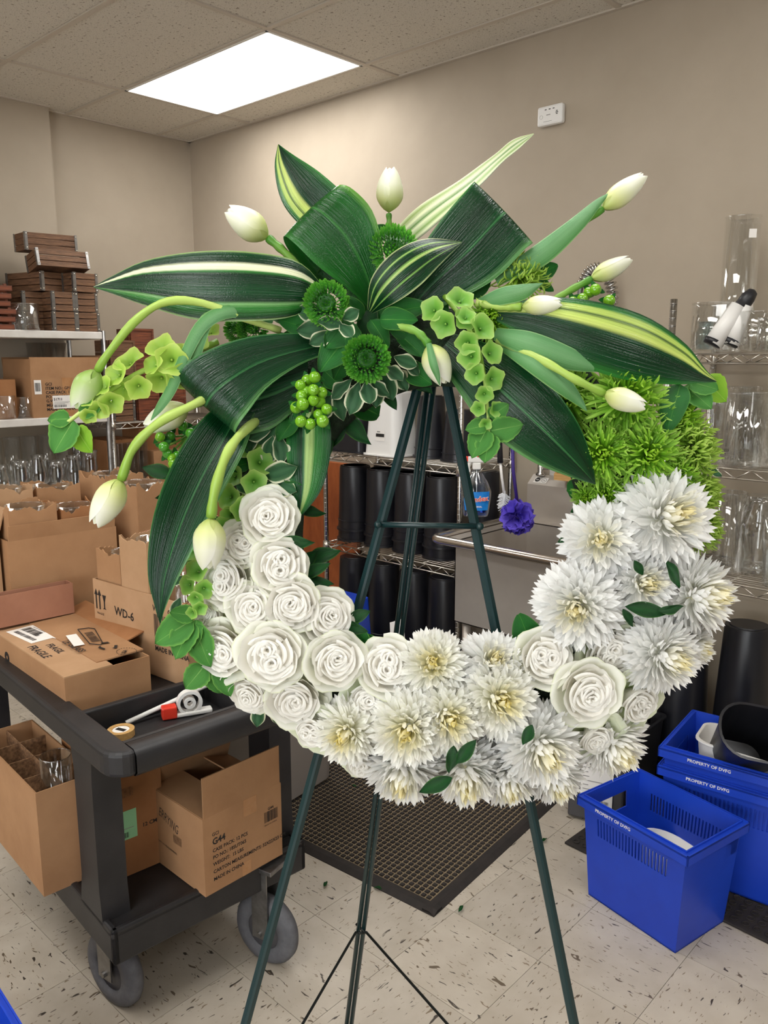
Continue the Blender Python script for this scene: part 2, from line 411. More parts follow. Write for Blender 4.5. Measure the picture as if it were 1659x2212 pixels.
# ------------------------------------------------------------------ plant materials
def petal_mat(k, stops_u, stops_v, tr=.34, rough=.55):
    n = NT(k); n.set(rough=rough, spec=.3)
    uv = n.n.new('ShaderNodeUVMap'); sp = n.nd('ShaderNodeSeparateXYZ', {0: uv})
    a = n.ramp(sp, stops_u, o=0); b = n.ramp(sp, stops_v, o=1)
    x = n.n.new('ShaderNodeMix'); x.data_type = 'RGBA'; x.blend_type = 'MULTIPLY'; x.inputs[0].default_value = 1
    n.lk(a, 0, x, 6); n.lk(b, 0, x, 7); n.col(x); n.translucent(tr, x); M[k] = n.m
W1 = (1, 1, 1, 1)
petal_mat('mum_white', [(0, srgb(240,240,222)), (.4, srgb(250,250,246)), (1, srgb(252,252,251))], [(0, srgb(250,240,190)), (.05, srgb(253,250,232)), (.15, W1), (1, W1)])
petal_mat('mum_cream', [(0, srgb(238,236,200)), (.4, srgb(250,249,236)), (1, srgb(252,252,249))], [(0, srgb(246,232,150)), (.04, srgb(252,247,218)), (.16, W1), (1, W1)])
petal_mat('spider_green', [(0, srgb(74,130,28)), (.5, srgb(132,188,58)), (.85, srgb(172,216,92)), (1, srgb(196,230,122))], [(0, srgb(214,226,120)), (.2, srgb(235,245,190)), (.6, W1), (1, W1)], .25, .45)
petal_mat('spider_lime', [(0, srgb(84,130,30)), (.5, srgb(150,190,64)), (1, srgb(188,216,104))], [(0, W1), (1, W1)], .3, .45)
petal_mat('button_green', [(0, srgb(30,92,20)), (.5, srgb(70,150,40)), (1, srgb(136,206,84))], [(0, srgb(120,170,80)), (.2, W1), (1, W1)], .15, .4)  # lit look of the petal tips is put into the colour
petal_mat('rose_inner', [(0, srgb(244,236,214)), (.5, srgb(251,248,240)), (1, srgb(252,251,246))], [(0, W1), (1, W1)], .36)
petal_mat('rose_outer', [(0, srgb(206,218,160)), (.45, srgb(240,242,222)), (.9, srgb(248,248,238)), (1, srgb(230,236,200))], [(0, W1), (1, W1)], .3)
petal_mat('rose_pale_green', [(0, srgb(178,204,120)), (.5, srgb(226,234,196)), (1, srgb(240,244,224))], [(0, W1), (1, W1)], .3)
petal_mat('tulip_white', [(0, srgb(176,196,96)), (.25, srgb(226,230,168)), (.6, srgb(247,247,234)), (1, srgb(250,250,246))], [(0, W1), (.5, srgb(244,246,226)), (1, W1)], .22, .35)
petal_mat('tulip_green', [(0, srgb(150,178,92)), (.35, srgb(186,208,140)), (.75, srgb(232,238,212)), (1, srgb(246,248,240))], [(0, W1), (.5, srgb(214,230,180)), (1, W1)], .22, .35)
petal_mat('bell_green', [(0, srgb(70,136,44)), (.6, srgb(128,186,76)), (1, srgb(186,216,120))], [(0, W1), (1, W1)], .35, .4)
petal_mat('bell_lime', [(0, srgb(110,160,50)), (.6, srgb(168,206,84)), (1, srgb(206,224,120))], [(0, W1), (1, W1)], .35, .4)
petal_mat('stem_green', [(0, srgb(70,130,40)), (.5, srgb(122,168,70)), (1, srgb(168,196,104))], [(0, W1), (1, W1)], .05, .4)
petal_mat('stem_pale', [(0, srgb(126,166,60)), (.5, srgb(170,198,96)), (1, srgb(190,210,120))], [(0, W1), (1, W1)], .05, .35)
def leaf_mat(k, stops, tr=.10, rough=.16, streak=.5, veins=True, wob=.05):
    n = NT(k); n.set(rough=rough, spec=.38)
    uv = n.n.new('ShaderNodeUVMap'); mp = n.nd('ShaderNodeMapping', {'Vector': uv}); mp.inputs['Scale'].default_value = (1.6, 26, 1)
    nz = n.nd('ShaderNodeTexNoise', {'Vector': mp, 'Scale': 1.0, 'Detail': 3.0, 'Roughness': .6})
    sp = n.nd('ShaderNodeSeparateXYZ', {0: uv})
    q = n.math('SUBTRACT', nz, .5); q = n.math('MULTIPLY', q, wob*2); v = n.math('ADD', (sp, 1), q)
    rp = n.ramp(v, stops)
    hs = n.nd('ShaderNodeHueSaturation'); n.lk(rp, 0, hs, 'Color')
    vv = n.math('MULTIPLY_ADD', nz, streak*2); vv.inputs[2].default_value = 1-streak; n.lk(vv, 0, hs, 'Value'); n.col(hs)
    mp2 = n.nd('ShaderNodeMapping', {'Vector': uv}); mp2.inputs['Scale'].default_value = (.8, 44, 1)
    n2 = n.nd('ShaderNodeTexNoise', {'Vector': mp2, 'Scale': 1.0, 'Detail': 2.0})
    dr = n.noise(420, 2, .5); mm = n.math('MULTIPLY_ADD', dr, .25); n.lk(n2, 0, mm, 2)
    n.bump(mm, .55, .004); n.translucent(tr, hs); M[k] = n.m
DG, DG2, MG, YL, CRM = srgb(7,42,20), srgb(12,62,29), srgb(46,116,44), srgb(176,200,96), srgb(232,236,196)
leaf_mat('aspidistra_dark', [(0, srgb(60,120,60)), (.03, DG2), (.3, DG), (.5, DG2), (.52, srgb(52,110,60)), (.55, DG), (.9, DG2), (1, srgb(90,140,80))])
leaf_mat('aspidistra_stripe', [(0, srgb(150,180,110)), (.03, DG2), (.16, DG), (.20, CRM), (.27, CRM), (.30, MG), (.34, DG), (.6, DG2), (.72, DG), (.77, srgb(110,160,96)), (.82, MG), (.97, DG), (1, srgb(150,180,120))], wob=.02)
leaf_mat('aspidistra_yellow', [(0, DG2), (.08, MG), (.12, YL), (.18, YL), (.22, DG2), (.26, YL), (.36, srgb(196,212,110)), (.42, DG2), (.55, DG), (.85, DG2), (1, MG)], wob=.035)
leaf_mat('aspidistra_mid', [(0, DG2), (.1, srgb(20,86,34)), (.35, MG), (.42, srgb(150,180,104)), (.55, srgb(160,190,116)), (.6, srgb(40,96,52)), (.66, DG), (.9, srgb(22,92,40)), (1, MG)], wob=.015)
leaf_mat('aspidistra_pale', [(0, CRM), (.12, srgb(150,176,100)), (.3, CRM), (.45, srgb(96,140,70)), (.55, CRM), (.75, srgb(130,166,90)), (.9, srgb(226,232,190)), (1, DG2)], wob=.06)
leaf_mat('aspidistra_light', [(0, MG), (.1, srgb(22,86,26)), (.5, srgb(14,72,22)), (.53, srgb(50,116,46)), (.56, srgb(14,72,22)), (.9, srgb(24,92,30)), (1, srgb(96,150,60))], tr=.18)
leaf_mat('aspidistra_lines', [(0, srgb(190,206,140)), (.04, DG), (.18, DG2), (.22, srgb(150,190,100)), (.25, DG2), (.38, DG), (.42, srgb(130,176,84)), (.47, srgb(180,204,120)), (.5, DG2), (.66, DG), (.7, srgb(120,170,80)), (.73, DG), (.96, DG2), (1, srgb(196,214,150))], wob=.02)
leaf_mat('tulip_leaf', [(0, srgb(150,190,130)), (.06, srgb(92,150,92)), (.5, srgb(116,168,112)), (.94, srgb(84,146,78)), (1, srgb(150,190,120))], tr=.15, rough=.45, streak=.18)
leaf_mat('salal', [(0, srgb(80,140,50)), (.05, srgb(28,96,34)), (.48, srgb(36,112,40)), (.5, srgb(100,160,70)), (.52, srgb(36,112,40)), (.95, srgb(28,96,34)), (1, srgb(80,140,50))], tr=.15, rough=.35, streak=.15)
leaf_mat('ruscus', [(0, srgb(40,96,36)), (.1, srgb(16,62,26)), (.5, srgb(24,78,32)), (.9, srgb(16,62,26)), (1, srgb(60,110,40))], tr=.1, rough=.22, streak=.2)
leaf_mat('fresh_leaf', [(0, srgb(120,180,80)), (.1, srgb(74,140,60)), (.48, srgb(84,152,66)), (.5, srgb(150,196,110)), (.52, srgb(84,152,66)), (.9, srgb(74,140,60)), (1, srgb(120,180,80))], tr=.25, rough=.5, streak=.2)
leaf_mat('lime_leaf', [(0, srgb(150,200,60)), (.48, srgb(126,186,44)), (.5, srgb(190,220,110)), (.52, srgb(126,186,44)), (1, srgb(150,200,60))], tr=.3, rough=.5, streak=.2)
leaf_mat('pittosporum', [(0, srgb(236,236,206)), (.07, srgb(226,230,196)), (.12, srgb(70,112,70)), (.3, srgb(44,90,56)), (.5, srgb(66,112,74)), (.7, srgb(44,90,56)), (.88, srgb(70,112,70)), (.93, srgb(226,230,196)), (1, srgb(236,236,206))], tr=.1, rough=.32, streak=.25, wob=.06)
mk('berry', srgb(122,176,34), .18, c2=srgb(96,156,26), scale=60, coat=.4)
mk('berry_dark', srgb(64,140,30), .2, coat=.4)
mk('moss_shade', srgb(24,50,22), .9, c2=srgb(12,26,10), scale=60, bump=.8, bscale=120, bdist=.01)  # moss green kept dark to put shade into the wreath gaps
# ------------------------------------------------------------------ wreath root
WC = wp(935, 1150, .03)
wreath = thing('flower_wreath', 'round wreath of white and green flowers hanging on the wire easel', 'wreath', wp(935, 1700, .0))
WL = Matrix.Translation(-wreath.location)
def wpart(name, me, Mw=None, parent=None):
    if parent is None: return meshobj(name, me, wreath, WL @ (Mw or Matrix()))
    return meshobj(name, me, parent, parent.matrix_basis.inverted() @ WL @ (Mw or Matrix()))
def face(tx=0, ty=0): return (EN + CR*tx + EV*ty).normalized()
# foam ring under the flowers, coloured dark so gaps between blooms look shaded
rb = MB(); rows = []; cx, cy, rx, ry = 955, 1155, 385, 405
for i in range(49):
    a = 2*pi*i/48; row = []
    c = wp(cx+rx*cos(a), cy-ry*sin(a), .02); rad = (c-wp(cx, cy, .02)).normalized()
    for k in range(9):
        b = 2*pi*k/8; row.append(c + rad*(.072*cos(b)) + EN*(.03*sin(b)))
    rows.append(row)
rb.grid(rows); wpart('foam_ring', rb.mesh('foam_ring', M['moss_shade'], True))
# ------------------------------------------------------------------ petal builders (flower axis = +Z, radius about 1)
def petal(mb, phi, r0, z0, th0, curl, L, W, prof, cup, nu=5, tcen=1.0, p=1.3, side=0.0, nj=3):
    er = V3((cos(phi), sin(phi), 0)); et = V3((-sin(phi), cos(phi), 0)); ez = V3((0, 0, 1))
    r, z = r0, z0; rows = []; uvs = []; sd = 0
    for i in range(nu+1):
        s = i/nu; ang = th0+curl*s**p
        if i: r += sin(ang)*L/nu; z += cos(ang)*L/nu; sd += side*L/nu*s
        nr = er*(-cos(ang))+ez*sin(ang); wd = W*prof(s)/2; row = []
        for j in range(nj):
            q = j*2/(nj-1)-1; row.append(er*r+ez*z+et*(q*wd+sd)+nr*(cup*wd*q*q)); uvs.append((s, tcen))
        rows.append(row)
    mb.grid(rows, uvs=uvs)
def pf(s): return (.5+.5*min(1, s/.5))*(1 if s < .78 else max(.0, 1-((s-.78)/.22)**2.4))+.02
def make_mum(k, seed, n=470, openness=1.0, mat='mum_white'):
    rnd = random.Random(seed); mb = MB()
    for i in range(n):
        t = (i+.5)/n; th = radians(2+(120*openness)*t**.54); phi = i*2.39996+rnd.uniform(-.25, .25)
        L = (.55+.17*t)*rnd.uniform(.84, 1.12); b = .17
        r0 = b*sin(th); z0 = b*cos(th)*.9
        if t < .72: curl = radians(rnd.uniform(-72, -18))*(1-.35*t); st = radians(20)*min(1, .25+t*1.5)
        else: curl = radians(rnd.uniform(-46, 16)); st = radians(10)
        petal(mb, phi, r0, z0, th+st, curl, L, (.062+.03*min(1, t/.2)+.035*t)*rnd.uniform(.8, 1.2), pf, .55, 6, t, 1.3, rnd.uniform(-.35, .35))
    mb.lathe([(0, -.3), (.2, -.2), (.24, 0), (.18, .14), (0, .18)], 12)
    return mb.mesh('chrysanthemum_petals', M[mat], True)
def pt(s): return 1.0 if s < .8 else 1-.75*((s-.8)/.2)**2
def make_spider(k, seed, n=230, mat='spider_green'):
    rnd = random.Random(seed); mb = MB()
    for i in range(n):
        t = (i+.5)/n; th = radians(3+105*t**.6); phi = i*2.39996+rnd.uniform(-.2, .2)
        L = (.34+.52*t**.6)*rnd.uniform(.85, 1.12)
        curl = radians(rnd.uniform(-120, -50)) if rnd.random() < .75 else radians(rnd.uniform(20, 80))
        petal(mb, phi, .10*sin(th), .05+.12*cos(th), th+radians(14), curl, L, .055*rnd.uniform(.8, 1.2), pt, 1.0, 6, t, 3.0, rnd.uniform(-.5, .5))
    return mb.mesh('spider_chrysanthemum_petals', M[mat], True)
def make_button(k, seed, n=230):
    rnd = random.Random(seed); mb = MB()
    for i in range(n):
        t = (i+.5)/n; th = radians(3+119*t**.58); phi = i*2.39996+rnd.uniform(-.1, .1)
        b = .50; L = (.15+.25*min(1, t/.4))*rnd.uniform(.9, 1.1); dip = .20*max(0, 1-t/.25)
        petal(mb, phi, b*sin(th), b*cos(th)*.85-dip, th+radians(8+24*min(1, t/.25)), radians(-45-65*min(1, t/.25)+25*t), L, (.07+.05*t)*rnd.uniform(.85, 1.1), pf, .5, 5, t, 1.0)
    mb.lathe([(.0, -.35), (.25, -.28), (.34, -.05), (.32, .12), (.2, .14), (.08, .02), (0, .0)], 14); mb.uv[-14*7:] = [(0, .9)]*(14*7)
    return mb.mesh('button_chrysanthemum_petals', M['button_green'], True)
MUMS = [make_mum(0, 1), make_mum(1, 2, 420, 1.06), make_mum(2, 3, 450, .96)]
MUMC = [make_mum(3, 4, 430, 1.0, 'mum_cream'), make_mum(4, 5, 440, 1.0, 'mum_cream')]
SPID = [make_spider(0, 11), make_spider(1, 12), make_spider(2, 13, 210, 'spider_lime')]
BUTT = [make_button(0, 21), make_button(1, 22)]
# rose petals: patches of a cup, rim rolled and ruffled
def rose_petal(seed, R, H, dphi, flare, roll, mat, base=.16, nu=9, nv=11, ruff=.03):
    rnd = random.Random(seed); mb = MB(); rows = []; uvs = []
    ph = [rnd.uniform(0, 6.28) for _ in range(4)]
    for i in range(nu+1):
        s = i/nu; row = []
        for j in range(nv):
            q = j*2/(nv-1)-1
            se = s*(1-.20*abs(q)**2.4)                         # rounded top outline
            r = base+(R-base)*(.45*sin(min(1, se/.72)*pi/2)+.55*min(1, se/.9)); z = -.34+H*se**1.15
            if se > .62: u = (se-.62)/.38; r += flare*u*u; z -= roll*u**2.5
            rr = ruff*(s**2)*(sin(q*5+ph[0])+.6*sin(q*9+ph[1]))
            w = dphi*(.45+.55*min(1, s/.5))
            a = q*w/2
            row.append(((r+rr)*cos(a), (r+rr)*sin(a), z+rr*.8)); uvs.append((se, (q+1)/2))
        rows.append(row)
    mb.grid(rows, uvs=uvs); return mb.mesh('rose_petal', M[mat], True)
ROUT = [rose_petal(31+i, .95, .80, 2.0, .13, .20, 'rose_outer', ruff=.035) for i in range(3)]
RPAL = [rose_petal(41+i, 1.0, .66, 2.0, .2, .26, 'rose_pale_green', ruff=.05) for i in range(2)]
RMID = [rose_petal(51+i, .78, .98, 1.9, .05, .10, 'rose_inner', ruff=.03) for i in range(3)]
RINN = [rose_petal(61+i, .58, 1.02, 2.3, .01, .05, 'rose_inner', ruff=.025) for i in range(3)]
def make_whorl(seed):
    # heart of overlapping inner petals wound round two or three slightly off-centre eyes, plus the green-white base
    rnd = random.Random(seed*17+3); mb = MB()
    def ring(ox, oy, r, n, top, flat=.11):
        for k in range(n):
            a0 = k*2*pi/n+rnd.uniform(-.35, .35)+r*9; sp = 2*pi/n*1.4; rows = []; ph = rnd.uniform(0, 6); am = rnd.uniform(.012, .035)
            for i in range(11):
                q = i/5-1; aa = a0+q*sp/2; rr = r*(1+.14*q)+am*sin(q*4+ph); tt = top-flat*abs(q)**2.2+.02*sin(q*5+ph)
                rows.append([(ox+rr*.42*cos(aa), oy+rr*.42*sin(aa), tt*.35), (ox+rr*.78*cos(aa), oy+rr*.78*sin(aa), tt*.66), (ox+rr*.95*cos(aa), oy+rr*.95*sin(aa), tt-.06), (ox+(rr+.012)*cos(aa), oy+(rr+.012)*sin(aa), tt), (ox+(rr+.075)*cos(aa), oy+(rr+.075)*sin(aa), tt-.03)])
            mb.grid(rows, uvs=[(.2+.8*j/4, .5) for i in range(11) for j in range(5)])
    ring(0, 0, .58, 5, .51); ring(0, 0, .43, 4, .59)
    if seed % 2:
        for (ox, oy, R) in ((-.14, .10, .24), (.15, -.13, .22)):
            for lay in range(3): ring(ox, oy, R*(1-lay*.34), 3 if lay < 2 else 2, .63+.03*lay)
    else:
        for lay in range(4): ring(.03*lay, -.02*lay, .30*(1-lay*.27), 3, .64+.025*lay)
    mb.lathe([(.05, -.55), (.2, -.45), (.3, -.3), (.42, .02), (.4, .30), (.2, .44), (0, .46)], 12)
    return mb.mesh('rose_heart', M['rose_inner'], True)
HEART = [make_whorl(i) for i in range(4)]
def rose(x, y, R, off=.055, tx=0, ty=0, pale=0):
    P = wp(x, y, off); s = pxm(P, R)*1.06; rnd = random.Random(int(x*7+y))
    o = wpart('rose', HEART[rnd.randrange(4)], frame(P, face(tx, ty), rnd.uniform(0, 6.28), (s*rnd.uniform(.95, 1.05), s, s)))
    for lay, (src, n) in enumerate(((RPAL if pale else ROUT, 5), (RMID if pale < 2 else RPAL, 5), (RINN, 3))):
        for k in range(n):
            mm = RZ(k*2*pi/n+lay*.6+rnd.uniform(-.15, .15)) @ RY(rnd.uniform(-.06, .16)) @ Matrix.Scale(rnd.uniform(.93, 1.10), 4)
            meshobj('petal', src[rnd.randrange(len(src))], o, mm)
    return o
def bloom(name, me, x, y, R, off=.06, tx=0, ty=0, sq=1.0, k=1.2):
    P = wp(x, y, off); s = pxm(P, R)*k; rnd = random.Random(int(x*3+y*5))
    return wpart(name, me, frame(P, face(tx, ty), rnd.uniform(0, 6.28), (s, s, s*sq)))
# tulips
def tulip_petal(seed, inner, mat):
    mb = MB(); rows = []; uvs = []; R = .27 if not inner else .245; nu, nv = 12, 7; rnd = random.Random(seed)
    for i in range(nu+1):
        s = i/nu; row = []
        r = R*sin(min(1, s/.42)*pi/2)**.75 if s < .42 else R*(1-.62*((s-.42)/.58)**2.0)
        hw = 1.25*(min(1, s/.3)**.6)*(1 if s < .55 else sqrt(max(.02, 1-((s-.55)/.46)**2.4)))
        for j in range(nv):
            q = j*2/(nv-1)-1; a = q*hw
            row.append((r*cos(a)*(1+.04*q*q), r*sin(a), s-.02*q*q*s)); uvs.append((s, (q+1)/2))
        rows.append(row)
    mb.grid(rows, uvs=uvs); return mb.mesh('tulip_petal', M[mat], True)
TPW = [tulip_petal(1, 0, 'tulip_white'), tulip_petal(2, 1, 'tulip_white')]; TPG = [tulip_petal(3, 0, 'tulip_green'), tulip_petal(4, 1, 'tulip_green')]
def tulip(base, tip, w, stem, srad=8, green=0, o0=.1, o1=.1, mat='stem_green', lbl=None):
    pts = [wp(*p) for p in stem]; mb = MB()
    sp = crom(pts, 26); r = pxm(pts[0], srad)
    mb.tube(sp, [r*(1.0+.1*sin(i)) for i in range(26)], 8)
    o = wpart('tulip', mb.mesh('tulip_stem', M[mat], True))
    B = wp(*base, o0); Tp = wp(*tip, o1); L = (Tp-B).length; sc = pxm(B, w)/.54
    fm = frame(B, Tp-B, random.uniform(0, 1), (sc, sc, L), EN)
    src = TPG if green else TPW
    for k in range(6):
        wpart('tulip_petal', src[k % 2], fm @ RZ(k*pi/3) @ RY(random.uniform(-.02, .02)) @ Matrix.Scale(1 - (.03 if k % 2 else 0), 4), o)
    return o
# ------------------------------------------------------------------ leaves
def sheet(ctrl, n=26, nv=9, camb=.0, crease=.0, wave=.0, seed=0):
    """ctrl: (px, py, off, half_px[, wdx, wdy, tilt]) spine of a leaf in the wreath, root first"""
    cc = []
    for i, c in enumerate(ctrl):
        c = list(c)
        if len(c) < 7:
            tl = c[4] if len(c) == 5 else 0.0
            a = ctrl[max(0, i-1)]; b = ctrl[min(len(ctrl)-1, i+1)]; dx, dy = b[0]-a[0], b[1]-a[1]; l = max(1e-6, sqrt(dx*dx+dy*dy))
            c = c[:4]+[-dy/l, dx/l, tl]
        cc.append(c)
    rows = []; ps = crom(cc, n); C = [wp(p[0], p[1], p[2]) for p in ps]
    for i, p in enumerate(ps):
        c = C[i]; hw = pxm(c, max(0.0, p[3])); l = max(1e-6, sqrt(p[4]**2+p[5]**2))
        wv = (CR*(p[4]/l)-EV*(p[5]/l)+EN*p[6]).normalized()
        tg = (C[min(i+1, n-1)]-C[max(i-1, 0)]); nr = wv.cross(tg); nr = nr.normalized() if nr.length > 1e-9 else EN
        if nr.dot(EN) < 0 and abs(nr.dot(EN)) > .2: nr = -nr
        row = []
        for j in range(nv):
            q = j*2/(nv-1)-1
            row.append(c+wv*(q*hw)+nr*(hw*(camb*(1-q*q)+crease*abs(q)+wave*abs(q)*sin(i*.9+seed+q*2))))
        rows.append(row)
    return MB().grid(rows)
def big_leaf(ctrl, mat, name='aspidistra_leaf', flip=False, **k):
    mb = sheet(ctrl, **k)
    if flip: mb.uv = [(u, 1-v) for u, v in mb.uv]
    return wpart(name, mb.mesh(name, M[mat], True))
SMALL = {}
def small_mesh(kind, seed):
    """unit leaf: root at origin, tip at +Y (length 1), faces +Z"""
    key = (kind, seed)
    if key in SMALL: return SMALL[key]
    rnd = random.Random(seed*13+len(kind)); rows = []; n = 14; nv = 7
    for i in range(n+1):
        s = i/n
        if kind == 'ruscus': w = .17*sin(pi*s**.9)**.9
        elif kind == 'salal': w = .33*sin(pi*min(1, s*.98)**.75)**.7
        elif kind == 'pittosporum': w = .25*sin(pi*s**1.25)**.75
        elif kind in ('fresh_leaf', 'lime_leaf'): w = .36*sin(pi*s**.72)**.65*(1+.10*abs(sin(s*pi*5.5))-.05)
        else: w = .25*sin(pi*s)
        row = []
        for j in range(nv):
            q = j*2/(nv-1)-1
            z = .10*abs(q)*w*3-.22*s*s*(1 if seed % 2 else .4)+.04*sin(s*9+q*3+seed)*abs(q)
            if kind == 'pittosporum': z += .05*sin(s*14+seed)*q*q
            y = s-(.03*abs(q) if kind in ('fresh_leaf', 'lime_leaf') else 0)
            row.append((q*w, y, z))
        rows.append(row)
    SMALL[key] = MB().grid(rows).mesh(kind, M[kind], True); return SMALL[key]
NICE = {'ruscus': 'ruscus_leaf', 'salal': 'salal_leaf', 'pittosporum': 'variegated_leaf', 'fresh_leaf': 'scalloped_leaf', 'lime_leaf': 'scalloped_leaf'}
def leaf(x0, y0, x1, y1, kind, off=.05, off1=None, roll=0.0, wide=1.0, seed=None, parent=None, name=None):
    A = wp(x0, y0, off); B = wp(x1, y1, off if off1 is None else off1); yv = (B-A); L = yv.length; yv.normalize()
    xv = yv.cross(EN).normalized(); zv = xv.cross(yv)
    m = Matrix(((xv.x, yv.x, zv.x, 0), (xv.y, yv.y, zv.y, 0), (xv.z, yv.z, zv.z, 0), (0, 0, 0, 1))) @ RY(roll)
    sd = int(x0+y1) % 4 if seed is None else seed
    return wpart(name or NICE[kind], small_mesh(kind, sd), Matrix.Translation(A) @ m @ Matrix.Diagonal((L*wide, L, L, 1)), parent)
# bells of ireland
def bell_mesh(seed, mat):
    rnd = random.Random(seed); a = rnd.uniform(0, 6)
    prof = [(.06, 0), (.16, .10), (.34, .26), (.62, .42), (.92, .52), (1.0, .54)]
    mb = MB(); rows = []
    for i, (r, z) in enumerate(prof):
        rows.append([(r*(1+.10*(i/5)*sin(5*t+a))*cos(t), r*(1+.10*(i/5)*sin(5*t+a))*sin(t), z+.12*(i/5)**2*sin(3*t+a)) for t in [2*pi*k/20 for k in range(21)]])
    mb.grid(rows); mb.lathe([(.05, .05), (.1, .12), (.07, .2), (0, .24)], 6)
    return mb.mesh('bell', M[mat], True)
BELLS = [bell_mesh(1, 'bell_green'), bell_mesh(2, 'bell_green'), bell_mesh(3, 'bell_lime'), bell_mesh(4, 'bell_lime')]
def bells(stem, items, rad=5, lime=0):
    pts = [wp(*p) for p in stem]; mb = MB().tube(crom(pts, 22), [pxm(pts[0], rad)*(1-.5*i/21) for i in range(22)], 7)
    o = wpart('bells_of_ireland_stem', mb.mesh('bells_stem', M['stem_pale'], True))
    for i, (x, y, R, tx, ty, off) in enumerate(items):
        P = wp(x, y, off); s = pxm(P, R)
        wpart('bell', BELLS[(2 if lime else 0)+i % 2], frame(P, (EN*.8+CR*tx+EV*ty), i*1.3, s), o)
    return o
# hypericum berries
bm_ = MB().lathe([(0, -1), (.45, -.92), (.8, -.6), (.98, -.1), (.95, .3), (.75, .68), (.4, .93), (.12, 1.0), (.06, 1.12), (0, 1.13)], 14)
BERRY = bm_.mesh('berry', M['berry'], True); BERRYD = bm_.mesh('berry', M['berry_dark'], True)
def sprig(root, items, R=15, dark=0):
    mb = MB(); r0 = wp(*root)
    for (x, y, off) in items:
        P = wp(x, y, off); mid = (P+r0)*.5-EN*.01; mb.tube(crom([r0, mid, P-EN*pxm(P, R)*.8], 7), pxm(P, 2.5), 5)
    o = wpart('hypericum_sprig', mb.mesh('sprig_stems', M['stem_green'], True))
    for i, (x, y, off) in enumerate(items):
        P = wp(x, y, off); s = pxm(P, R)*random.uniform(.92, 1.1); ax = (EN+CR*random.uniform(-.4, .4)+EV*random.uniform(-.5, .1))
        wpart('berry', BERRYD if dark and i % 3 else BERRY, frame(P, ax, 0, s), o)
        for a in (.3, 2.4, 4.5):
            d = a+i; leaf(x, y, x+R*1.6*cos(d), y+R*1.6*sin(d), 'salal', off-.012, off-.006, 0, .95, 1, o, 'sepal')
    return o
# ------------------------------------------------------------------ white chrysanthemums (x, y, radius px, offset, tilt right, tilt up, mesh)
for (x, y, R, off, tx, ty, k) in [
    (1437,1118,112,.10,.25,.15,0),(1298,1165,95,.085,-.25,.0,1),(1248,1310,102,.085,-.35,-.1,2),(1388,1262,78,.085,.05,.1,0),(1500,1285,100,.055,.75,.0,1),
    (1428,1412,92,.085,.5,-.15,2),(1490,1395,60,.03,.9,-.2,0),(935,1436,82,.085,-.05,.3,3),(1062,1432,78,.075,.1,.5,0),(1076,1508,92,.105,.15,.05,4),
    (752,1578,80,.085,-.3,-.1,3),(880,1572,92,.11,-.1,-.05,3),(968,1548,88,.11,.1,.05,4),(1165,1608,100,.09,.25,-.35,1),(872,1655,92,.055,-.15,-.7,0),
    (1005,1662,92,.055,.0,-.75,1),(1095,1668,84,.035,.15,-.9,2),(1318,1602,88,.035,.5,-.6,1),(1195,1672,74,.03,.3,-.85,0)]:
    me = (MUMS+MUMC)[k]
    bloom('white_chrysanthemum', me, x, y, R, off, tx, ty)
# ------------------------------------------------------------------ roses
for (x, y, R, off, tx, ty, pale) in [
    (583,1120,58,.07,.1,.15,0),(530,1173,50,.06,-.1,.1,0),(604,1222,58,.085,.2,.1,0),(497,1255,60,.06,-.35,.1,0),(550,1312,54,.08,-.05,.0,0),(632,1304,58,.09,.1,.0,0),
    (700,1332,60,.07,.4,.1,0),(492,1400,62,.06,-.35,-.1,0),(590,1412,68,.095,-.05,.0,0),(722,1426,60,.085,.25,.1,0),(548,1490,48,.045,-.3,-.4,0),(640,1500,62,.07,.0,-.35,0),
    (462,1330,46,.035,-.6,.0,1),(832,1442,60,.07,.15,.35,0),(682,1572,48,.06,-.4,-.3,2),(1170,1420,58,.08,.15,.2,0),(1264,1490,68,.09,.1,-.05,0),(1310,1400,60,.06,.1,-.2,1),
    (1366,1510,58,.055,.4,-.3,2),(1282,1582,50,.06,.1,-.5,2),(792,1510,48,.07,.0,.1,2),(786,1640,46,.03,-.2,-.6,2)]:
    rose(x, y, R, off, tx, ty, pale)
# ------------------------------------------------------------------ green spider and button chrysanthemums
for (x, y, R, off, tx, ty, k) in [
    (1352,868,98,.09,.05,.2,0),(1300,978,82,.08,-.2,-.1,1),(1225,862,78,.055,-.3,.1,0),(1392,978,86,.09,.1,-.15,1),(1462,905,66,.05,.5,.2,0),(1492,968,82,.045,.8,.15,2),
    (1450,1032,72,.06,.35,-.2,1),(1508,1070,70,.03,.95,.0,2),(1520,1145,56,.02,1.0,-.2,2),(1308,1066,52,.05,-.2,-.3,0),(1122,598,72,.03,.1,.7,2),(1058,690,56,.08,.2,.1,1),
    (1168,815,66,.04,-.1,.0,0),(1268,1072,38,.04,-.5,-.3,1)]:
    bloom('green_spider_chrysanthemum', SPID[k], x, y, R, off, tx, ty)
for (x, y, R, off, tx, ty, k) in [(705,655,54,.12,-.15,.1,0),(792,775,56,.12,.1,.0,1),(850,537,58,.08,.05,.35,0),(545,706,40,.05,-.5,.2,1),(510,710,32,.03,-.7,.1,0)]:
    bloom('green_button_chrysanthemum', BUTT[k], x, y, R, off, tx, ty, 1.0, 1.16)
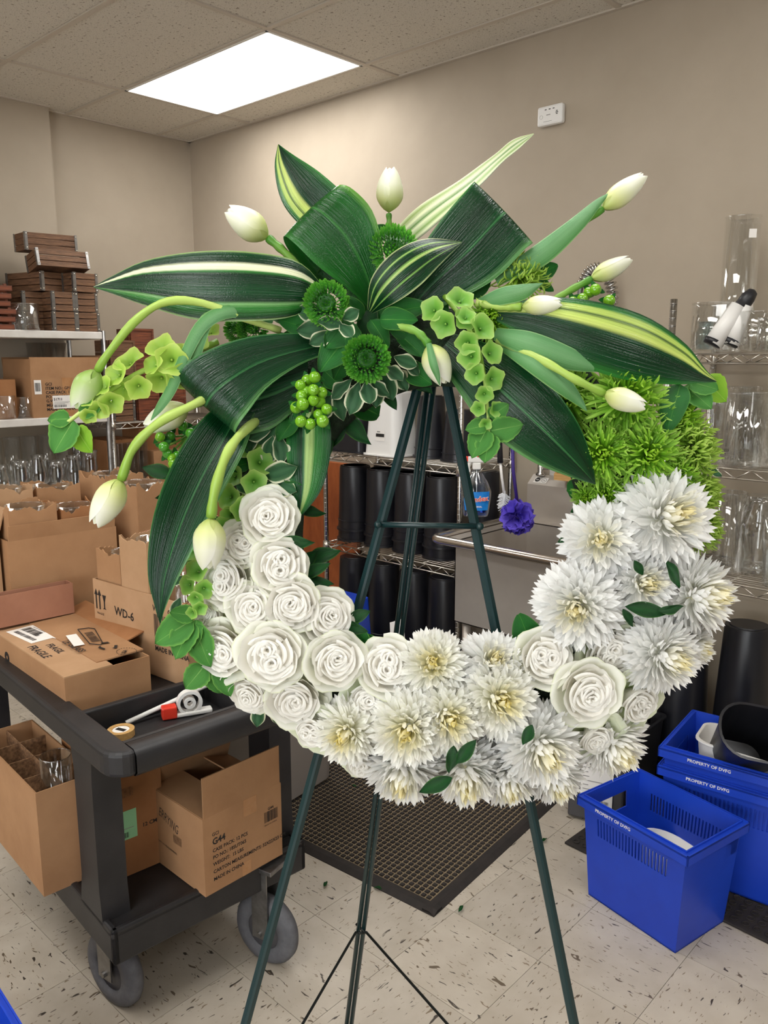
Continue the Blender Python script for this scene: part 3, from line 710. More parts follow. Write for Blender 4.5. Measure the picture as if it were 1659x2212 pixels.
# ------------------------------------------------------------------ aspidistra leaves
big_leaf([(705,640,.06,8),(640,626,.10,58),(545,620,.12,74),(430,618,.12,74),(320,612,.10,50),(245,616,.08,20),(202,620,.07,1)], 'aspidistra_stripe', camb=.18, crease=.05, flip=True)
big_leaf([(735,520,-.01,40),(700,465,-.01,56),(655,415,-.01,52),(618,355,-.02,26),(601,312,-.02,1)], 'aspidistra_yellow', crease=.35)
big_leaf([(804,662,.05,8,.9,-.3,0),(790,600,.07,46,.85,-.5,0),(748,520,.09,82,.74,-.67,0),(700,468,.10,86,.73,-.68,0),(672,455,.085,80,.73,-.68,0),(676,480,.045,78,.73,-.68,0),(708,540,.02,66,.75,-.6,0),(752,610,.01,40,.8,-.5,0)], 'aspidistra_light', camb=.06, n=34)
big_leaf([(800,672,.08,8),(832,625,.11,38),(880,580,.12,46),(935,545,.11,32),(998,523,.09,1)], 'aspidistra_lines', camb=.22, crease=.05)
big_leaf([(880,672,.03,18,.7,.7,0),(935,610,.05,60,.7,.71,0),(1010,540,.07,86,.69,.72,0),(1075,470,.075,90,.69,.72,0),(1088,459,.06,91,.69,.72,0),(1070,480,.03,84,.69,.72,0),(1000,560,.01,50,.69,.72,0)], 'aspidistra_dark', camb=.03, n=34)
big_leaf([(862,520,-.01,22),(930,462,.0,34,.5),(1010,402,.0,26,.6),(1075,345,-.01,14,.3),(1115,312,-.01,13,.2),(1153,289,-.01,1)], 'aspidistra_pale', crease=.1)
big_leaf([(1075,678,.10,16),(1160,690,.12,48),(1260,718,.13,70),(1370,752,.12,72),(1460,786,.10,48),(1515,812,.09,18),(1548,824,.085,1)], 'aspidistra_yellow', camb=.22, crease=.04)
big_leaf([(965,745,.07,30),(1030,798,.10,62),(1110,870,.12,82),(1190,945,.12,68),(1250,1005,.11,34),(1286,1046,.10,1)], 'aspidistra_dark', camb=.22, crease=.06)
big_leaf([(735,742,.06,16,-.05,1,0),(660,752,.09,32,-.1,1,0),(560,782,.12,58,.3,.95,0),(480,830,.145,82,.66,.75,0),(446,868,.135,87,.74,.67,0),(452,884,.10,86,.74,.67,0),(510,870,.07,80,.6,.8,0),(590,848,.06,68,.2,.97,0),(665,815,.055,44,.0,1,0)], 'aspidistra_dark', camb=.04, n=36)
big_leaf([(520,880,.06,34,.9,.5,0),(478,950,.09,58,.92,.4,0),(428,1040,.11,62,.93,.36,0),(385,1140,.12,54,.94,.32,0),(355,1240,.12,34,.96,.22,0),(347,1310,.12,12,.98,.1,0),(346,1346,.12,1,1,0,0)], 'aspidistra_dark', camb=-.12, crease=.3)
big_leaf([(672,850,.03,28),(668,915,.05,46),(666,985,.06,47),(662,1050,.06,34),(652,1095,.06,14),(644,1119,.06,1)], 'aspidistra_mid', camb=.15, crease=.05)
big_leaf([(760,660,.02,10),(740,600,.0,42),(700,555,-.01,48),(668,520,-.02,20),(655,505,-.02,1)], 'aspidistra_light', camb=.1)
# ------------------------------------------------------------------ tulips (bloom base, bloom tip, width, stem)
tulip((840,460), (844,362), 60, [(840,462,.0),(842,500,.0),(848,560,.0)], 6, 0, .0, .01)
tulip((580,515), (490,452), 66, [(579,514,.06),(622,552,.06),(690,630,.05)], 9, 0, .06, .08)
tulip((1300,452), (1391,379), 50, [(1301,452,.03),(1215,512,.04),(1085,606,.04)], 8, 0, .03, .02)
tulip((1276,603), (1363,561), 42, [(1277,603,.05),(1215,637,.06),(1140,690,.06)], 8, 0, .05, .03)
tulip((1126,663), (1214,655), 42, [(1127,663,.12),(1085,662,.11),(1030,655,.09)], 9, 0, .12, .14, 'stem_pale')
tulip((1303,849), (1395,880), 50, [(1304,850,.16),(1240,818,.17),(1160,772,.15),(1075,735,.1)], 9, 0, .16, .17, 'stem_pale')
tulip((926,742), (962,830), 62, [(927,744,.13),(895,714,.12),(830,700,.08)], 9, 0, .13, .12, 'stem_green')
tulip((212,798), (164,884), 66, [(211,800,.14),(232,766,.15),(290,695,.16),(355,653,.15),(430,653,.14),(515,682,.12),(605,714,.08)], 9, 1, .14, .13, 'stem_pale')
tulip((408,878), (313,924), 60, [(407,878,.08),(450,862,.08),(520,820,.06)], 9, 0, .08, .1)
tulip((263,1034), (206,1134), 66, [(262,1036,.15),(288,968,.16),(345,912,.165),(430,868,.14),(510,822,.04)], 10, 0, .15, .14, 'stem_pale')
tulip((456,1116), (449,1230), 70, [(456,1118,.14),(464,1060,.145),(488,985,.145),(522,936,.12),(572,896,.02)], 11, 0, .14, .13, 'stem_pale')
for c in ([(590,690,.09,9),(500,672,.13,15),(440,700,.14,15),(402,765,.14,13),(370,840,.13,12),(345,880,.13,9),(326,908,.13,1)], [(500,676,.12,10),(450,690,.135,16),(430,735,.135,15),(420,790,.13,9),(416,826,.13,4)],
          [(1035,655,.09,10),(1085,640,.12,19),(1130,630,.12,17),(1172,612,.11,1)], [(1070,722,.1,14),(1140,742,.14,27),(1220,772,.14,26),(1280,792,.13,12),(1320,799,.12,1)],
          [(1082,745,.1,10),(1150,785,.15,20),(1215,832,.15,20),(1250,866,.14,10),(1268,888,.14,1)], [(1080,672,.1,8),(1120,684,.11,12),(1180,694,.11,1)],
          [(1070,606,.05,12),(1160,556,.05,24),(1240,490,.05,18),(1290,440,.04,9),(1316,417,.035,1)], [(926,742,.14,6),(936,785,.16,9),(945,812,.155,6),(950,832,.15,1)]):
    big_leaf(c, 'tulip_leaf', 'tulip_leaf', camb=.3, nv=7)
# ------------------------------------------------------------------ bells of ireland
b = bells([(960,640,.08),(1000,690,.11),(1035,760,.13),(1050,850,.13),(1058,960,.12)],
    [(940,672,28,-.5,.1,.11),(992,655,30,.1,.5,.12),(1000,690,26,.3,0,.13),(965,700,30,-.5,-.2,.12),(1035,712,30,.4,.2,.14),(1012,740,26,-.3,-.2,.14),(1005,690,22,0,.4,.14),(1020,770,28,-.5,-.1,.14),(1055,765,27,.5,.1,.14),
     (1030,806,24,-.4,-.2,.14),(1060,818,26,.4,-.2,.14),(1046,850,20,0,-.3,.14),(1036,882,17,-.4,-.2,.135),(1066,884,18,.5,-.1,.135),(1048,915,14,0,-.3,.13)], 6)
for (a, c, d, e, k) in ((1058,900,1100,875,'fresh_leaf'),(1062,930,1132,918,'fresh_leaf'),(1050,930,1018,985,'fresh_leaf'),(1058,940,1046,1000,'fresh_leaf'),(1048,920,1008,925,'fresh_leaf')):
    leaf(a, c, d, e, k, .13, .145, .3, 1.15, None, b)
b = bells([(470,738,.08),(380,778,.11),(300,805,.13),(215,860,.14),(130,925,.14)],
    [(395,770,26,.3,.6,.11),(352,758,32,-.2,.6,.12),(372,778,34,.1,-.1,.13),(385,808,30,.3,-.5,.12),(340,790,26,-.5,.2,.13),(350,815,30,0,-.6,.12),(285,790,34,-.3,.7,.13),(262,812,30,-.5,.2,.14),(300,832,28,.2,-.5,.14),
     (270,838,26,-.2,-.5,.13),(232,838,24,-.5,.3,.14),(240,866,27,.3,-.5,.14),(218,880,22,0,-.6,.14),(195,870,18,-.3,.5,.14),(192,895,18,.2,-.5,.14),(455,722,22,0,.6,.09),(430,742,20,.3,.2,.1)], 8, 1)
for (a, c, d, e, k, wd) in ((150,905,100,905,'fresh_leaf',1.2),(158,910,112,980,'fresh_leaf',1.25),(165,925,192,978,'lime_leaf',1.2),(175,895,222,868,'fresh_leaf',.8)):
    leaf(a, c, d, e, k, .14, .15, .2, wd, None, b)
b = bells([(560,930,.02),(545,1010,.04),(520,1090,.05)], [(560,1000,30,.3,.2,.05),(548,1040,28,.2,-.2,.06),(500,1075,28,-.3,.1,.05),(525,1095,28,.2,-.3,.06),(540,970,26,.0,.3,.04),(510,1030,26,-.4,.1,.04),(500,1110,22,-.2,-.3,.05)], 8)
b = bells([(440,1225,.05),(432,1280,.07),(415,1350,.08)], [(430,1235,26,-.2,.3,.08),(412,1262,22,-.4,-.1,.08),(440,1270,22,.3,-.2,.08),(425,1290,18,0,-.3,.085),(432,1312,16,.2,-.2,.085),(418,1322,14,-.3,-.2,.085),(422,1190,24,-.5,.2,.05),(480,1140,22,.3,.2,.05)], 5)
for (a, c, d, e, k) in ((420,1330,365,1322,'fresh_leaf'),(415,1340,328,1388,'fresh_leaf'),(415,1345,375,1425,'fresh_leaf'),(422,1350,445,1445,'fresh_leaf'),(425,1340,412,1400,'fresh_leaf')):
    leaf(a, c, d, e, k, .08, .095, .3, 1.05, None, b)
# ------------------------------------------------------------------ hypericum berries
sprig((680,840,.06), [(680,815,.13),(649,832,.13),(664,822,.115),(677,842,.14),(695,848,.125),(652,855,.13),(677,865,.135),(654,873,.14),(706,884,.13),(650,910,.14),(670,916,.135),(697,910,.14),(662,846,.125),(690,868,.12),(640,880,.12),(688,895,.125)], 13)
sprig((405,940,.05), [(346,944,.10),(354,965,.11),(362,980,.10),(372,990,.1),(383,985,.095),(412,936,.09),(376,1002,.1),(368,942,.08),(395,920,.07)], 12, 1)
sprig((1245,680,.04), [(1237,652,.07),(1258,645,.075),(1286,626,.07),(1316,650,.07),(1272,632,.06)], 13)
# ------------------------------------------------------------------ filler greenery
GL = [
 (700,830,660,870,'salal',.05,1.1),(720,845,690,905,'pittosporum',.05,1.2),(735,840,735,900,'pittosporum',.06,1.2),(750,830,780,880,'pittosporum',.06,1.2),(810,815,815,875,'pittosporum',.06,1.2),(825,800,850,860,'pittosporum',.06,1.2),(845,790,885,840,'pittosporum',.06,1.2),(870,770,905,810,'pittosporum',.06,1.2),(700,800,740,840,'salal',.05,1.1),(640,850,600,900,'salal',.045,1.1),
 (640,900,600,950,'salal',.045,1.1),(600,900,560,960,'pittosporum',.05,1.2),(625,940,590,990,'pittosporum',.05,1.2),(640,960,640,1020,'pittosporum',.045,1.2),(545,960,500,930,'salal',.04,1.1),(540,1000,490,1010,'salal',.04,1.1),(560,1060,510,1050,'pittosporum',.045,1.2),(590,1030,620,1075,'salal',.045,1.1),(610,1060,650,1050,'salal',.045,1.1),(480,1120,440,1160,'salal',.03,1.1),(500,1140,460,1190,'salal',.03,1.1),
 (880,790,930,830,'salal',.045,1.1),(920,780,980,800,'salal',.045,1.1),(1060,790,1110,760,'salal',.04,1.1),(1120,750,1170,720,'salal',.03,1.1),(1190,740,1240,700,'salal',.02,1.1),(600,640,560,690,'salal',.02,1.1),(620,690,560,660,'salal',.02,1.1),(1010,640,1060,600,'salal',.02,1.1),
 (800,705,805,625,'salal',.02,1.1),(815,700,835,630,'salal',.015,1.0),(790,700,770,625,'salal',.015,1.0),(780,740,810,660,'ruscus',.04,1.6),(830,740,800,670,'salal',.03,1.0),(860,700,880,640,'salal',.02,1.0),(890,700,930,640,'ruscus',.02,1.6),(930,720,960,640,'salal',.02,1.0),(640,760,600,720,'salal',.02,1.0),
 # salal rosette round the centre
 (760,690,705,750,'salal',.09,1.1),(770,700,690,800,'salal',.10,.9),(780,690,742,640,'salal',.07,1.1),(820,690,900,690,'salal',.09,.9),(830,680,925,655,'salal',.08,.8),(840,700,905,735,'salal',.07,.9),(770,720,725,820,'salal',.08,1.0),
 (820,695,870,640,'salal',.05,1.0),(700,720,640,700,'salal',.08,1.0),(690,715,600,690,'salal',.08,.8),(720,700,690,640,'salal',.05,1.0),(860,720,920,770,'salal',.06,.9),(800,690,840,745,'salal',.08,.9),(845,510,796,484,'salal',.0,.8),
 (700,600,640,585,'salal',.0,1.0),(690,615,740,560,'salal',.0,1.0),(720,570,690,615,'salal',.0,1.1),(1150,600,1205,572,'salal',.01,1.1),(1140,585,1168,545,'salal',.01,1.0),(1160,610,1195,625,'salal',.02,.9),(1180,668,1232,650,'salal',.06,.9),(1250,670,1320,668,'salal',.05,.5),
 (660,720,600,735,'salal',.06,.9),(650,735,720,760,'salal',.06,.9),
 # variegated sprays
 (730,690,640,668,'pittosporum',.10,1.1),(735,705,640,715,'pittosporum',.10,1.0),(720,715,670,745,'pittosporum',.11,1.2),(740,690,775,670,'pittosporum',.12,1.4),(735,700,760,725,'pittosporum',.12,1.3),(745,705,690,690,'pittosporum',.12,1.1),
 (760,820,715,860,'pittosporum',.08,1.2),(775,825,760,890,'pittosporum',.08,1.1),(790,825,800,870,'pittosporum',.08,1.3),(800,820,835,855,'pittosporum',.07,1.2),(830,790,870,820,'pittosporum',.07,1.2),(850,770,900,790,'pittosporum',.07,1.2),(860,750,915,740,'pittosporum',.06,1.1),
 (560,940,510,985,'pittosporum',.05,1.2),(590,940,575,1005,'pittosporum',.06,1.2),(600,935,610,1000,'pittosporum',.06,1.2),(585,930,530,945,'pittosporum',.06,1.2),(620,920,655,985,'pittosporum',.04,1.1),(560,1030,640,1010,'pittosporum',.05,1.0),(570,1045,635,1055,'pittosporum',.05,1.2),
 (600,1070,650,1090,'pittosporum',.04,1.1),(560,1520,555,1570,'pittosporum',.02,1.3),(600,1520,595,1565,'pittosporum',.02,1.3),(630,1520,640,1570,'pittosporum',.02,1.3),(390,1290,372,1330,'pittosporum',.03,1.2),(400,1245,370,1260,'pittosporum',.03,1.1),(1520,1010,1560,1025,'pittosporum',.0,1.0),
 # ruscus
 (380,1030,302,1005,'ruscus',.08,1.2),(395,1060,335,1080,'ruscus',.06,1.1),(600,1170,672,1175,'ruscus',.08,1.1),(650,1250,705,1215,'ruscus',.06,1.2),(650,1255,720,1260,'ruscus',.05,1.0),(700,1345,790,1365,'ruscus',.06,1.1),(750,1340,800,1320,'ruscus',.06,1.5),
 (690,1390,650,1450,'ruscus',.08,1.3),(700,1400,690,1350,'ruscus',.07,1.2),(660,1385,625,1400,'ruscus',.06,1.2),(980,1610,972,1672,'ruscus',.165,1.6),(985,1650,1028,1600,'ruscus',.165,1.3),(978,1680,905,1712,'ruscus',.15,1.2),(1150,1565,1130,1610,'ruscus',.155,1.6),
 (1350,1310,1450,1325,'ruscus',.135,1.0),(1345,1315,1370,1355,'ruscus',.13,1.2),(1370,1210,1390,1245,'ruscus',.135,1.4),(1440,1210,1470,1270,'ruscus',.125,1.2),(1250,1150,1205,1170,'ruscus',.06,1.1),(1420,1320,1480,1312,'ruscus',.13,1.1),
 # round leaves
 (770,1380,828,1420,'salal',.05,1.2),(780,1400,760,1350,'salal',.05,1.3),(775,1410,790,1460,'salal',.05,1.2),(1150,1395,1122,1330,'salal',.04,1.2),(1150,1395,1172,1352,'salal',.05,1.5),(680,1470,700,1540,'salal',.04,1.2),(1220,1530,1205,1440,'salal',.04,1.2),
 (1380,1560,1340,1500,'salal',.03,1.2),(1230,1400,1260,1440,'salal',.03,1.2),(650,1330,660,1430,'salal',.04,1.2),(800,1480,760,1540,'salal',.04,1.1),
 (440,1440,400,1490,'fresh_leaf',.07,1.3),(455,1450,478,1500,'fresh_leaf',.06,1.1),(470,1440,500,1505,'fresh_leaf',.06,.9),(430,1190,412,1230,'fresh_leaf',.04,1.2),(1470,830,1440,930,'salal',.07,.8),(1490,825,1555,840,'fresh_leaf',.06,1.2),(1480,835,1540,880,'fresh_leaf',.05,1.2),(1500,830,1495,890,'fresh_leaf',.05,1.2),(1520,820,1575,865,'lime_leaf',.05,1.2)]
for (a, b_, c, d, k, off, wd) in GL:
    leaf(a, b_, c, d, k, off, off+random.uniform(-.005, .03), random.uniform(-.5, .5), wd)
# dark leaves tucked between the blooms all round the ring
rr = random.Random(5)
for i in range(120):
    a = rr.uniform(0, 2*pi); q = rr.uniform(.72, 1.16)
    x0, y0 = 955+385*q*cos(a), 1155-405*q*sin(a); d = rr.uniform(0, 2*pi); L = rr.uniform(50, 90)
    leaf(x0, y0, x0+L*cos(d), y0+L*sin(d), rr.choice(['ruscus', 'ruscus', 'salal']), .005, .03, rr.uniform(-.6, .6), 1.3)
# ------------------------------------------------------------------ easel
easel = thing('wire_easel', 'tall dark green metal tripod easel holding the flower wreath', 'easel', E0)
EL = Matrix.Translation(-easel.location)
def epart(name, mb, mat, **k): return mb.build(name, M[mat], easel, EL, **k)
def legpt(x, y): return wp(x, y, 0)
def leg(xa, ya, xb, yb, nm):
    A = legpt(xa, ya); B = legpt(xb, yb); d = (B-A); Bf = A+d*((0-A.z)/d.z); d.normalize()
    s = d.cross(EN).normalized(); mb = MB(); mb.add([A+s*q*.009+EN*h for q, h in ((-1,-.004),(1,-.004),(1,.004),(.25,.009),(-.25,.009),(-1,.004))]+[Bf+s*q*.009+EN*h for q, h in ((-1,-.004),(1,-.004),(1,.004),(.25,.009),(-.25,.009),(-1,.004))],
        [(5,4,3,2,1,0),(6,7,8,9,10,11)]+[(i,(i+1)%6,6+(i+1)%6,6+i) for i in range(6)])
    o = epart(nm, mb, 'easel_green'); MB().box(-.014,.014,-.014,.014,-.0,.018,T(*Bf),.003).build('rubber_foot', M['wire_black'], o); return A, Bf
la, lb = leg(918, 780, 530, 2212, 'leg'); ra, rb_ = leg(955, 780, 1240, 2212, 'leg')
foot = atz(750, 2243, 0); ap = wp(937, 780, -.02)
mb = MB(); d = (foot-ap); s = d.cross(EN).normalized()
for q in (-1, 1): mb.tube([ap+s*q*.006, foot+s*q*.006], .0055, 8)
mb.box(-.016,.016,-.016,.016,0,.02,T(*foot),.003); epart('rear_leg', mb, 'easel_green', smooth=True)
ca, cb = wp(816, 1133, .008), wp(1036, 1137, .008)
epart('crossbar', MB().tube([ca, cb], .0055, 8), 'easel_green', smooth=True)
for c in (ca, cb): epart('rivet', MB().tube([c-EN*.008, c+EN*.01], .007, 8), 'easel_green', smooth=True)
epart('apex_bracket', MB().box(-.035, .035, -.012, .012, -.02, .03, frame((la+ra)/2, EV), .004), 'easel_green')
def on_line(A, B, x, y):   # point of segment A-B that shows at pixel row y
    lo, hi = 0.0, 1.0
    for _ in range(40):
        m = (lo+hi)/2; p = A+(B-A)*m; dd = p-CP; yy = 1106-FPX*dd.dot(CU)/dd.dot(CF)
        if yy < y: lo = m
        else: hi = m
    return A+(B-A)*lo
br = on_line(ap, foot, 790, 2010); mb = MB()
lA = la+(lb-la)*.93; rA = ra+(rb_-ra)*.93
mb.tube([lA, br-CR*.012+V3((0,0,-.004)), br-CR*.006+EN*.012, br+CR*.006+EN*.012, br+CR*.012+V3((0,0,-.004)), rA], .0032, 6); mb.tube([br-CR*.012-EN*.01+V3((0,0,.012)), br+CR*.012+EN*.012+V3((0,0,.0))], .003, 6)
epart('brace_wire', mb, 'wire_black', smooth=True)
# ------------------------------------------------------------------ lettering
def text(parent, s, size, Mx, mat='black_print', name='lettering', align='LEFT', bold=.0, sx=1.0):
    cu = bpy.data.curves.new('txt', 'FONT'); cu.body = s; cu.size = size; cu.align_x = align; cu.offset = bold*size; cu.resolution_u = 2
    ob = bpy.data.objects.new('txt', cu); me = bpy.data.meshes.new_from_object(ob)
    bpy.data.objects.remove(ob); me.materials.clear(); me.materials.append(M[mat]); me.name = name
    return meshobj(name, me, parent, Mx @ Matrix.Diagonal((sx, 1, 1, 1)))
def facex(x, y, z): return Matrix(((0,0,1,x),(1,0,0,y),(0,1,0,z),(0,0,0,1)))      # text on a +X face: reads along +Y
def facey(x, y, z): return Matrix(((1,0,0,x),(0,0,-1,y),(0,1,0,z),(0,0,0,1)))     # on a -Y face: reads along +X
def facez(x, y, z, a=0): return T(x, y, z) @ RZ(a)
def barcode(parent, Mx, w, h, seed=1, mat='black_print'):
    r = random.Random(seed); mb = MB(); x = 0
    while x < w:
        b = r.choice((.012, .02, .035))*w; mb.add([(x,0,0),(min(w, x+b),0,0),(min(w, x+b),h,0),(x,h,0)], [(0,1,2,3)]); x += b+r.choice((.012, .02, .03))*w
    return mb.build('barcode', M[mat], parent, Mx)
def card(parent, Mx, w, h, mat='paper', name='paper_label'):
    return MB().box(0, w, 0, h, -.0003, .0003).build(name, M[mat], parent, Mx)
# ------------------------------------------------------------------ wire shelving
def wire_rack(label, x0, x1, y0, y1, zs, zt, alongx=True, zb=0.0, group=None, caps=True):
    t = thing('wire_shelving_unit', label, 'shelving', ((x0+x1)/2, (y0+y1)/2, 0), 0, group); L = Matrix.Translation(-t.location)
    for (x, y) in ((x0, y0), (x1, y0), (x0, y1), (x1, y1)):
        mb = MB().tube([(x, y, zb), (x, y, zt)], .0125, 10)
        k = zb+.03
        while k < zt: mb.lathe([(.0128, k-.0015), (.0137, k), (.0128, k+.0015)], 10, T(x, y, 0)); k += .0254
        mb.build('post', M['chrome'], t, L, smooth=True)
    for z in zs:
        mb = MB(); r = .0032
        def truss(a, b):
            a = V3(a); b = V3(b); d = b-a; n = max(2, int(d.length/.05)); n += n % 2
            mb.tube([a, b], r, 6); mb.tube([a-V3((0,0,.032)), b-V3((0,0,.032))], r, 6)
            for i in range(n):
                p = a+d*(i/n); q = a+d*((i+1)/n); lo = V3((0,0,-.032)); zo = V3((0,0,0))
                mb.tube([p+(lo if i % 2 else zo), q+(zo if i % 2 else lo)], r*.8, 5)
        truss((x0, y0, z), (x1, y0, z)); truss((x0, y1, z), (x1, y1, z)); truss((x0, y0, z), (x0, y1, z)); truss((x1, y0, z), (x1, y1, z))
        if alongx:
            n = int((y1-y0)/.026)
            for i in range(1, n): yy = y0+(y1-y0)*i/n; mb.tube([(x0, yy, z+.003), (x1, yy, z+.003)], .0016, 4)
            for i in range(1, 4): xx = x0+(x1-x0)*i/4; mb.tube([(xx, y0, z-.002), (xx, y1, z-.002)], .003, 5)
        else:
            n = int((x1-x0)/.026)
            for i in range(1, n): xx = x0+(x1-x0)*i/n; mb.tube([(xx, y0, z+.003), (xx, y1, z+.003)], .0016, 4)
            for i in range(1, 4): yy = y0+(y1-y0)*i/4; mb.tube([(x0, yy, z-.002), (x1, yy, z-.002)], .003, 5)
        for (x, y) in ((x0, y0), (x1, y0), (x0, y1), (x1, y1)): mb.lathe([(.013, -.04), (.02, -.036), (.018, .006), (.013, .006)], 10, T(x, y, z))
        mb.build('wire_shelf', M['wire_chrome'], t, L, smooth=True)
    return t
wire_rack('chrome wire rack of black buckets left of the sink', -3.13, -2.24, 2.9, 3.3, [.22, .73, 1.21, 1.62], 1.95)
wire_rack('chrome wire rack of glass vases on the right', -1.295, -.25, 2.9, 3.3, [.903, 1.312, 1.707], 1.90)
wire_rack('chrome wire rack of wooden planters in the left corner', -4.84, -4.40, 2.40, 3.28, [.45, .90, 1.32], 1.62, False)
# ------------------------------------------------------------------ buckets
def bucket(label, x, y, z, rm, rb, h, inv=True, mat='bucket_black', group=None, rz=0, sq=1.0, name='bucket', cat='bucket', ribs=True):
    t = thing(name, label, cat, (x, y, z), rz, group); seg = 32; wl = .003
    S = Matrix.Diagonal((1, sq, 1, 1)); F = T(0, 0, h) @ RX(pi) if inv else Matrix()
    R = lambda zz: rb+(rm-rb)*(zz/h)
    pr = [(0, 0), (rb*.8, 0), (rb*.82, .004), (rb*.97, .004), (rb, .012), (R(h*.5), h*.5), (R(h*.82), h*.82), (rm, h), (rm-wl, h), (R(h*.5)-wl, h*.5), (rb-wl, .012), (0, .008)]
    MB().lathe(pr, seg, F @ S).build('body', M[mat], t, ang=35)
    rim = [(rm-.002, h-.012), (rm+.007, h-.010), (rm+.008, h), (rm-.002, h+.002)]
    MB().lathe(rim, seg, F @ S, close=True).build('rim', M[mat], t, ang=40)
    if ribs: MB().lathe([(R(h*.84), h*.835), (R(h*.84)+.004, h*.84), (R(h*.84)+.004, h*.85), (R(h*.86), h*.855)], seg, F @ S, close=True).build('rib', M[mat], t, ang=40)
    return t
G = 'black buckets stored upside down on the wire rack'
ordn = ['leftmost', 'second from the left', 'third from the left', 'rightmost']
for i, x in enumerate((-3.06, -2.86, -2.66, -2.46)):
    bucket('black plastic bucket on the middle shelf, lower of its nested pair, '+ordn[i], x, 3.05, .737, .092, .082, .40, group=G, ribs=False)
    bucket('black plastic bucket nested over another on the middle shelf, '+ordn[i], x, 3.05, .792, .0925, .078, .345, group=G)
for i, x in enumerate((-2.97, -2.77, -2.57)):
    bucket(('left', 'middle', 'right')[i]+' black bucket in the back row of the middle rack shelf', x, 3.205, .737, .09, .075, .40, group=G, ribs=False)
for i, x in enumerate((-3.02, -2.80, -2.59, -2.40)):
    bucket('black plastic bucket upside down on the bottom rack shelf, '+ordn[i], x, 3.0, .227, .092, .078, .43, group=G)
bucket('black bucket upside down right of the white bucket', -2.56, 3.08, 1.217, .085, .062, .30, group=G)
bucket('short black bucket on the upper rack shelf beside the post', -2.37, 3.06, 1.217, .085, .066, .24, group=G)
for i, x in enumerate((-2.68, -2.50, -2.34)):
    bucket(('left', 'middle', 'right')[i]+' black bucket on the top rack shelf behind the easel apex', x, 3.1, 1.627, .085, .07, .27, group=G)
bucket('black bucket standing upside down at the right end behind the spray bottle', -2.335, 3.22, .737, .08, .07, .42, group=G)
bucket('tall black bucket upside down on the floor at the right edge', -1.02, 3.12, 0, .115, .083, .70, name='tall_bucket', group='tall black floor buckets')
bucket('tall black bucket half hidden behind the white chrysanthemums', -1.25, 3.1, 0, .115, .09, .60, name='tall_bucket', group='tall black floor buckets')
bucket('open black bucket standing on the floor below the rack', -2.38, 2.62, 0, .13, .10, .34, False)
# black square tub
t = thing('square_tub', 'black square plastic tub left of the white bucket', 'tub', (-3.035, 3.06, 1.217))
def taper_tub(t, mat, a, b, a2, b2, h, wl=.003, rim=.008, M0=None, nm='body', r=.03, lip=True):
    M0 = M0 or Matrix(); n = 6
    def ring(aa, bb, z):
        pts = []
        for cx, cy, s in ((1,1,0),(-1,1,1),(-1,-1,2),(1,-1,3)):
            for k in range(n+1):
                an = pi/2*(s+k/n); rr = min(r, aa*.45, bb*.45); pts.append((cx*(aa/2-rr)+rr*cos(an), cy*(bb/2-rr)+rr*sin(an), z))
        return pts
    rows = [ring(a2*.9, b2*.9, 0), ring(a2, b2, .008), ring(a, b, h), ring(a-2*wl, b-2*wl, h), ring(a2-2*wl, b2-2*wl, .012), ring(a2*.85, b2*.85, .011)]
    mb = MB(); m = len(rows[0])
    for i, rw in enumerate(rows): rows[i] = rw+[rw[0]]
    mb.grid(rows, M0); k = (len(rows)-1)*(m+1); mb.f.append(list(range(k, k+m))); mb.mi.append(0); mb.f.append(list(reversed(range(0, m)))); mb.mi.append(0); mb.has = False
    o = mb.build(nm, M[mat], t, ang=40)
    if lip:
        rr = [ring(a-.002, b-.002, h-rim), ring(a+2*rim, b+2*rim, h-rim*.8), ring(a+2*rim, b+2*rim, h), ring(a-.004, b-.004, h+.001)]
        rr = [q+[q[0]] for q in rr]; rr.append(rr[0]); mb = MB().grid(rr, M0); mb.has = False; mb.build('rim', M[mat], t, ang=40)
    return o
taper_tub(t, 'bucket_black', .26, .26, .23, .23, .30, M0=T(0,0,.30) @ RX(pi))
# white bucket
t = thing('white_bucket', 'white plastic pail upside down on the upper rack shelf', 'bucket', (-2.775, 3.03, 1.217), .0)
taper_tub(t, 'white_plastic', .235, .20, .19, .165, .315, M0=T(0,0,.315) @ RX(pi), r=.05)
card(t, RZ(0) @ facey(-.02, -.0985, .075) @ RX(-.06), .06, .052); card(t, facey(-.018, -.0993, .095) @ RX(-.06), .055, .016, 'black_print', 'printed_band'); barcode(t, facey(-.012, -.0980, .117) @ RX(-.06), .022, .006, 3)
# wooden panel leaning on the wall
t = MB().box(-4.02, -3.30, 3.30, 3.33, 0, 1.09, b=.003).build('plywood_panel', M['orange_wood']); tag(t, 'orange-brown plywood panel leaning on the wall behind the wire rack', 'panel')
